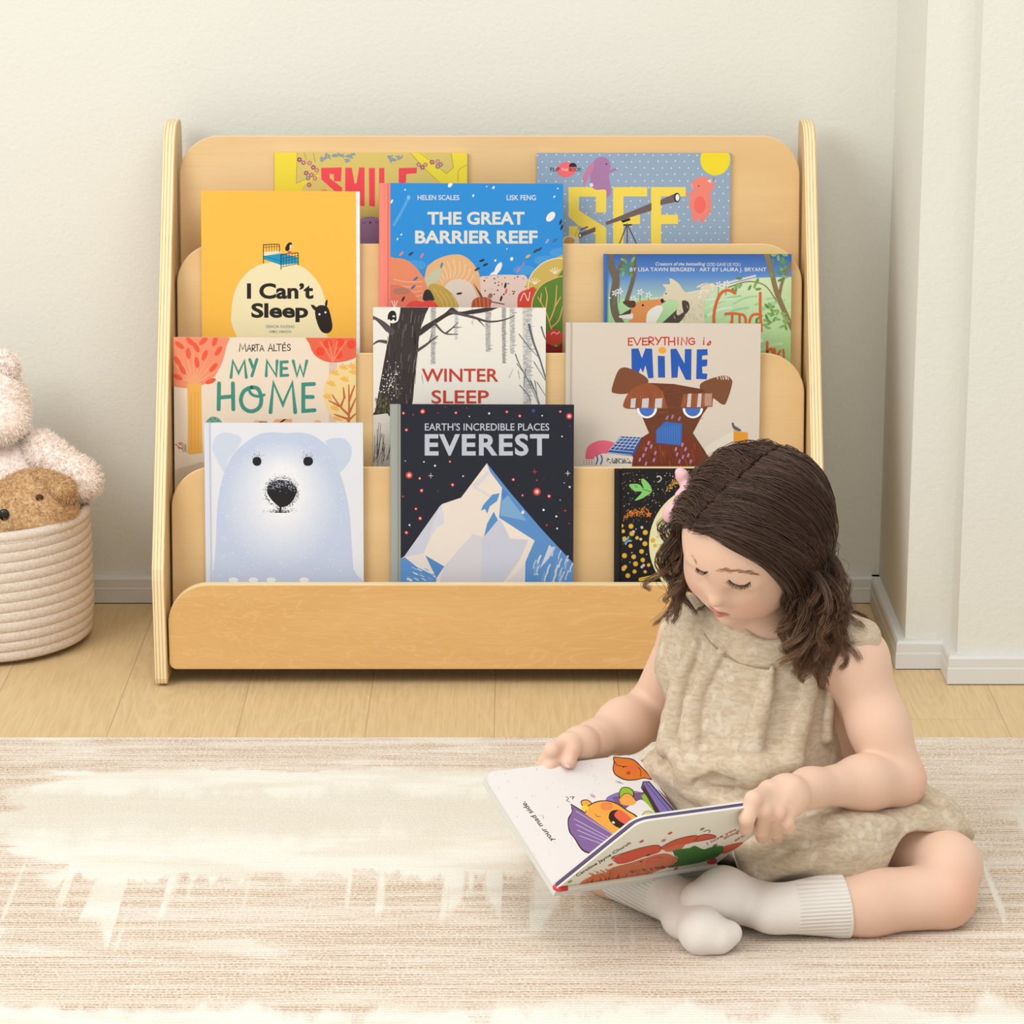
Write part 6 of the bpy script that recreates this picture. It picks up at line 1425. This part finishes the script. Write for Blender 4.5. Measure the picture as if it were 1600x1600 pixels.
for side in (1, -1):
    for i in range(150 if side > 0 else 44):
        s = rc.random()**(.9); dp = rc.uniform(-.01, .075)
        front = s < .35
        if side > 0: hang = rc.uniform(.070, .118) if s < .7 else rc.uniform(.05, .085)
        else: hang = rc.uniform(.060, .125)
        lock(s, side, dp, 30, .0046, hang, rc.uniform(.009, .021), rc.uniform(.9, 1.9), rc.uniform(0, 6.28), rc.random(), rc.uniform(.2, .95) if side > 0 else rc.uniform(.0, .3))
# smooth covering locks that hug the skull
for side in (1, -1):
    for i in range(150):
        s = i/149; lock(s, side, rc.uniform(.0, .035), 22, .0036, rc.uniform(.045, .085) if side > 0 else rc.uniform(.02, .05), rc.uniform(.004, .013), rc.uniform(.6, 1.4), rc.uniform(0, 6.28), rc.random(), rc.uniform(.1, .5))
# loose flyaway hairs
for i in range(70):
    s = rc.random(); lock(s, 1 if i % 2 else -1, rc.uniform(.05, .11), 1, .004, rc.uniform(.04, .11), rc.uniform(.006, .016), rc.uniform(.6, 2.0), rc.uniform(0, 6.28), rc.random(), rc.uniform(.4, 1.1))
PA = np.array(paths)
col_b = [q for q in D_]+[q for q in B_]
def pushout(PA, prims, keep=.0022, it=2):
    for _ in range(it):
        m = np.zeros(PA.shape[:2], bool); m[:, 12:] = True
        Q = PA[m]; d = np.empty(len(Q))
        for a in range(0, len(Q), 60000): d[a:a+60000] = sdf(prims, Q[a:a+60000])
        bad = np.where(d < keep)[0]
        if not len(bad): break
        q = Q[bad]; gr = np.stack([sdf(prims, q+np.eye(3)[j]*.001)-d[bad] for j in range(3)], 1)
        gr /= np.linalg.norm(gr, axis=1, keepdims=True)+1e-9
        Q[bad] = q+gr*(keep-d[bad])[:, None]; PA[m] = Q
    return PA
PA = pushout(PA, base_D+B_[:40])
PA[:, 2:-2] = (PA[:, 1:-3]+PA[:, 2:-2]*2+PA[:, 3:-1])/4
V2, F2 = tubes(PA, .00042, 3, .4)
mcount = PA.shape[1]*3
ca, cb, cc = [np.array(lin(q)[:3]) for q in ((54, 36, 28), (98, 70, 54), (164, 120, 86))]
tt = np.linspace(0, 1, PA.shape[1])
C_ = np.empty((len(paths), PA.shape[1], 3, 4), np.float32)
lk = np.array([q[0] for q in cols])[:, None, None]; st_ = np.array([q[1] for q in cols])[:, None, None]
mx = np.clip(.55*lk+.45*st_, 0, 1)
base = ca*(1-mx)+cb*mx
tip = np.clip((tt-.45)/.55, 0, 1)[None, :, None]*.55
colr = base*(1-tip)+cc*tip
C_[..., :3] = colr[:, :, None, :]; C_[..., 3] = 1
VV, FF = merge((V, F_), (V2, F2))
fastmesh('hair', VV, FF, M_HAIR, child, True, CO, np.concatenate([SCALP, C_.reshape(-1, 4)]), 'tone')

# ------- lashes and brows
def on_face(x, y, off=.0004): return trace(HEAD, x, y)-nz(ray(x, y))*off
M_LASH = plain('lash_brown', (46, 32, 26), .6, .2); M_BROW = plain('brow_brown', (184, 140, 114), .7, .1)
lash = []
def lashes(px, n, L, down):
    base_ = [on_face(x, y) for x, y in px]
    for k in range(n):
        t = k/(n-1)*(len(base_)-1); i = min(int(t), len(base_)-2); p = base_[i]*(1-(t-i))+base_[i+1]*(t-i)
        dr = nz(hn*.75-hu*.55+hl*(down*(k/(n-1)-.4))+rc.normal(0, .08, 3))
        lash.append([p+dr*L*q+hu*(-.12*L*q*(1-q)*4)+hu*.0012*q*q for q in np.linspace(0, 1, 5)])
def poly_at(q, t):
    x = t*(len(q)-1); i = min(int(x), len(q)-2); return q[i]*(1-(x-i))+q[i+1]*(x-i)
for px, n, L, dn in (([(1139, 906), (1146, 912), (1156, 915), (1165, 914), (1172, 909)], 40, .0060, .9), ([(1088, 887), (1093, 891), (1100, 894), (1106, 893)], 24, .0052, -.5)):
    lash = []; lashes(px, n, L, dn)
    q = [on_face(x, y, .0002) for x, y in px]
    for j in range(2): lash.append([poly_at(q, t) for t in np.linspace(0, 1, 5)])
    V, F_ = tubes(np.array(lash), .00025, 4, .3); fastmesh('eyelashes', V, F_, M_LASH, child, True, CO)
for px, n in (([(1118, 890), (1135, 891), (1152, 893), (1169, 894), (1183, 897)], 110), ([(1078, 865), (1083, 872), (1088, 881)], 10)):
    q = [on_face(x, y) for x, y in px]; brow = []
    for k in range(n):
        t = rc.random()*(len(q)-1.2); i = int(t); p = q[i]*(1-(t-i))+q[i+1]*(t-i); d = nz(q[i+1]-q[i])
        p = p+hu*rc.normal(0, .0013); L = rc.uniform(.004, .007)
        brow.append([p+(d*.98+hu*.06)*L*z_ for z_ in np.linspace(0, 1, 4)])
    bp = np.array(brow)
    for j in range(bp.shape[1]):
        d = sdf(HEAD, bp[:, j]); bp[:, j] -= (np.array([nz(q_-HC) for q_ in bp[:, j]]))*(d-.0002)[:, None]
    V, F_ = tubes(bp, .00020, 3, .4); fastmesh('eyebrow', V, F_, M_BROW, child, True, CO)
# ------- hair clip
cp = [cone(P(1084, 776, -.715), P(1065, 742, -.715), .010, .0065, .004), cone(P(1065, 742, -.715), P(1061, 737, -.715), .0065, .004, .004), cone(P(1078, 772, -.72), P(1050, 800, -.715), .009, .0085, .006), cone(P(1050, 800, -.715), P(1046, 806, -.715), .0085, .0075, .006), cone(P(1074, 764, -.725), P(1064, 775, -.725), .007, .007, .004)]
V, F_ = net(cp, .0016, P(1062, 775, -.715)-.06, P(1062, 775, -.715)+.06)
fastmesh('hair_clip', V, F_, M_CLIP, child, True, CO)
# ------- thumb nail
npos = trace(B_, 887, 1195); 
V, F_ = net([ell(npos-n1*.0007, (.0036, .0044, .0011), np.array([sdir, q1, n1]))], .0007, npos-.01, npos+.01)
fastmesh('thumbnail', V, F_, plain('nail_pink', (244, 196, 180), .3, .4), child, True, CO)
for im in list(bpy.data.meshes):
    if im.users == 0: bpy.data.meshes.remove(im)
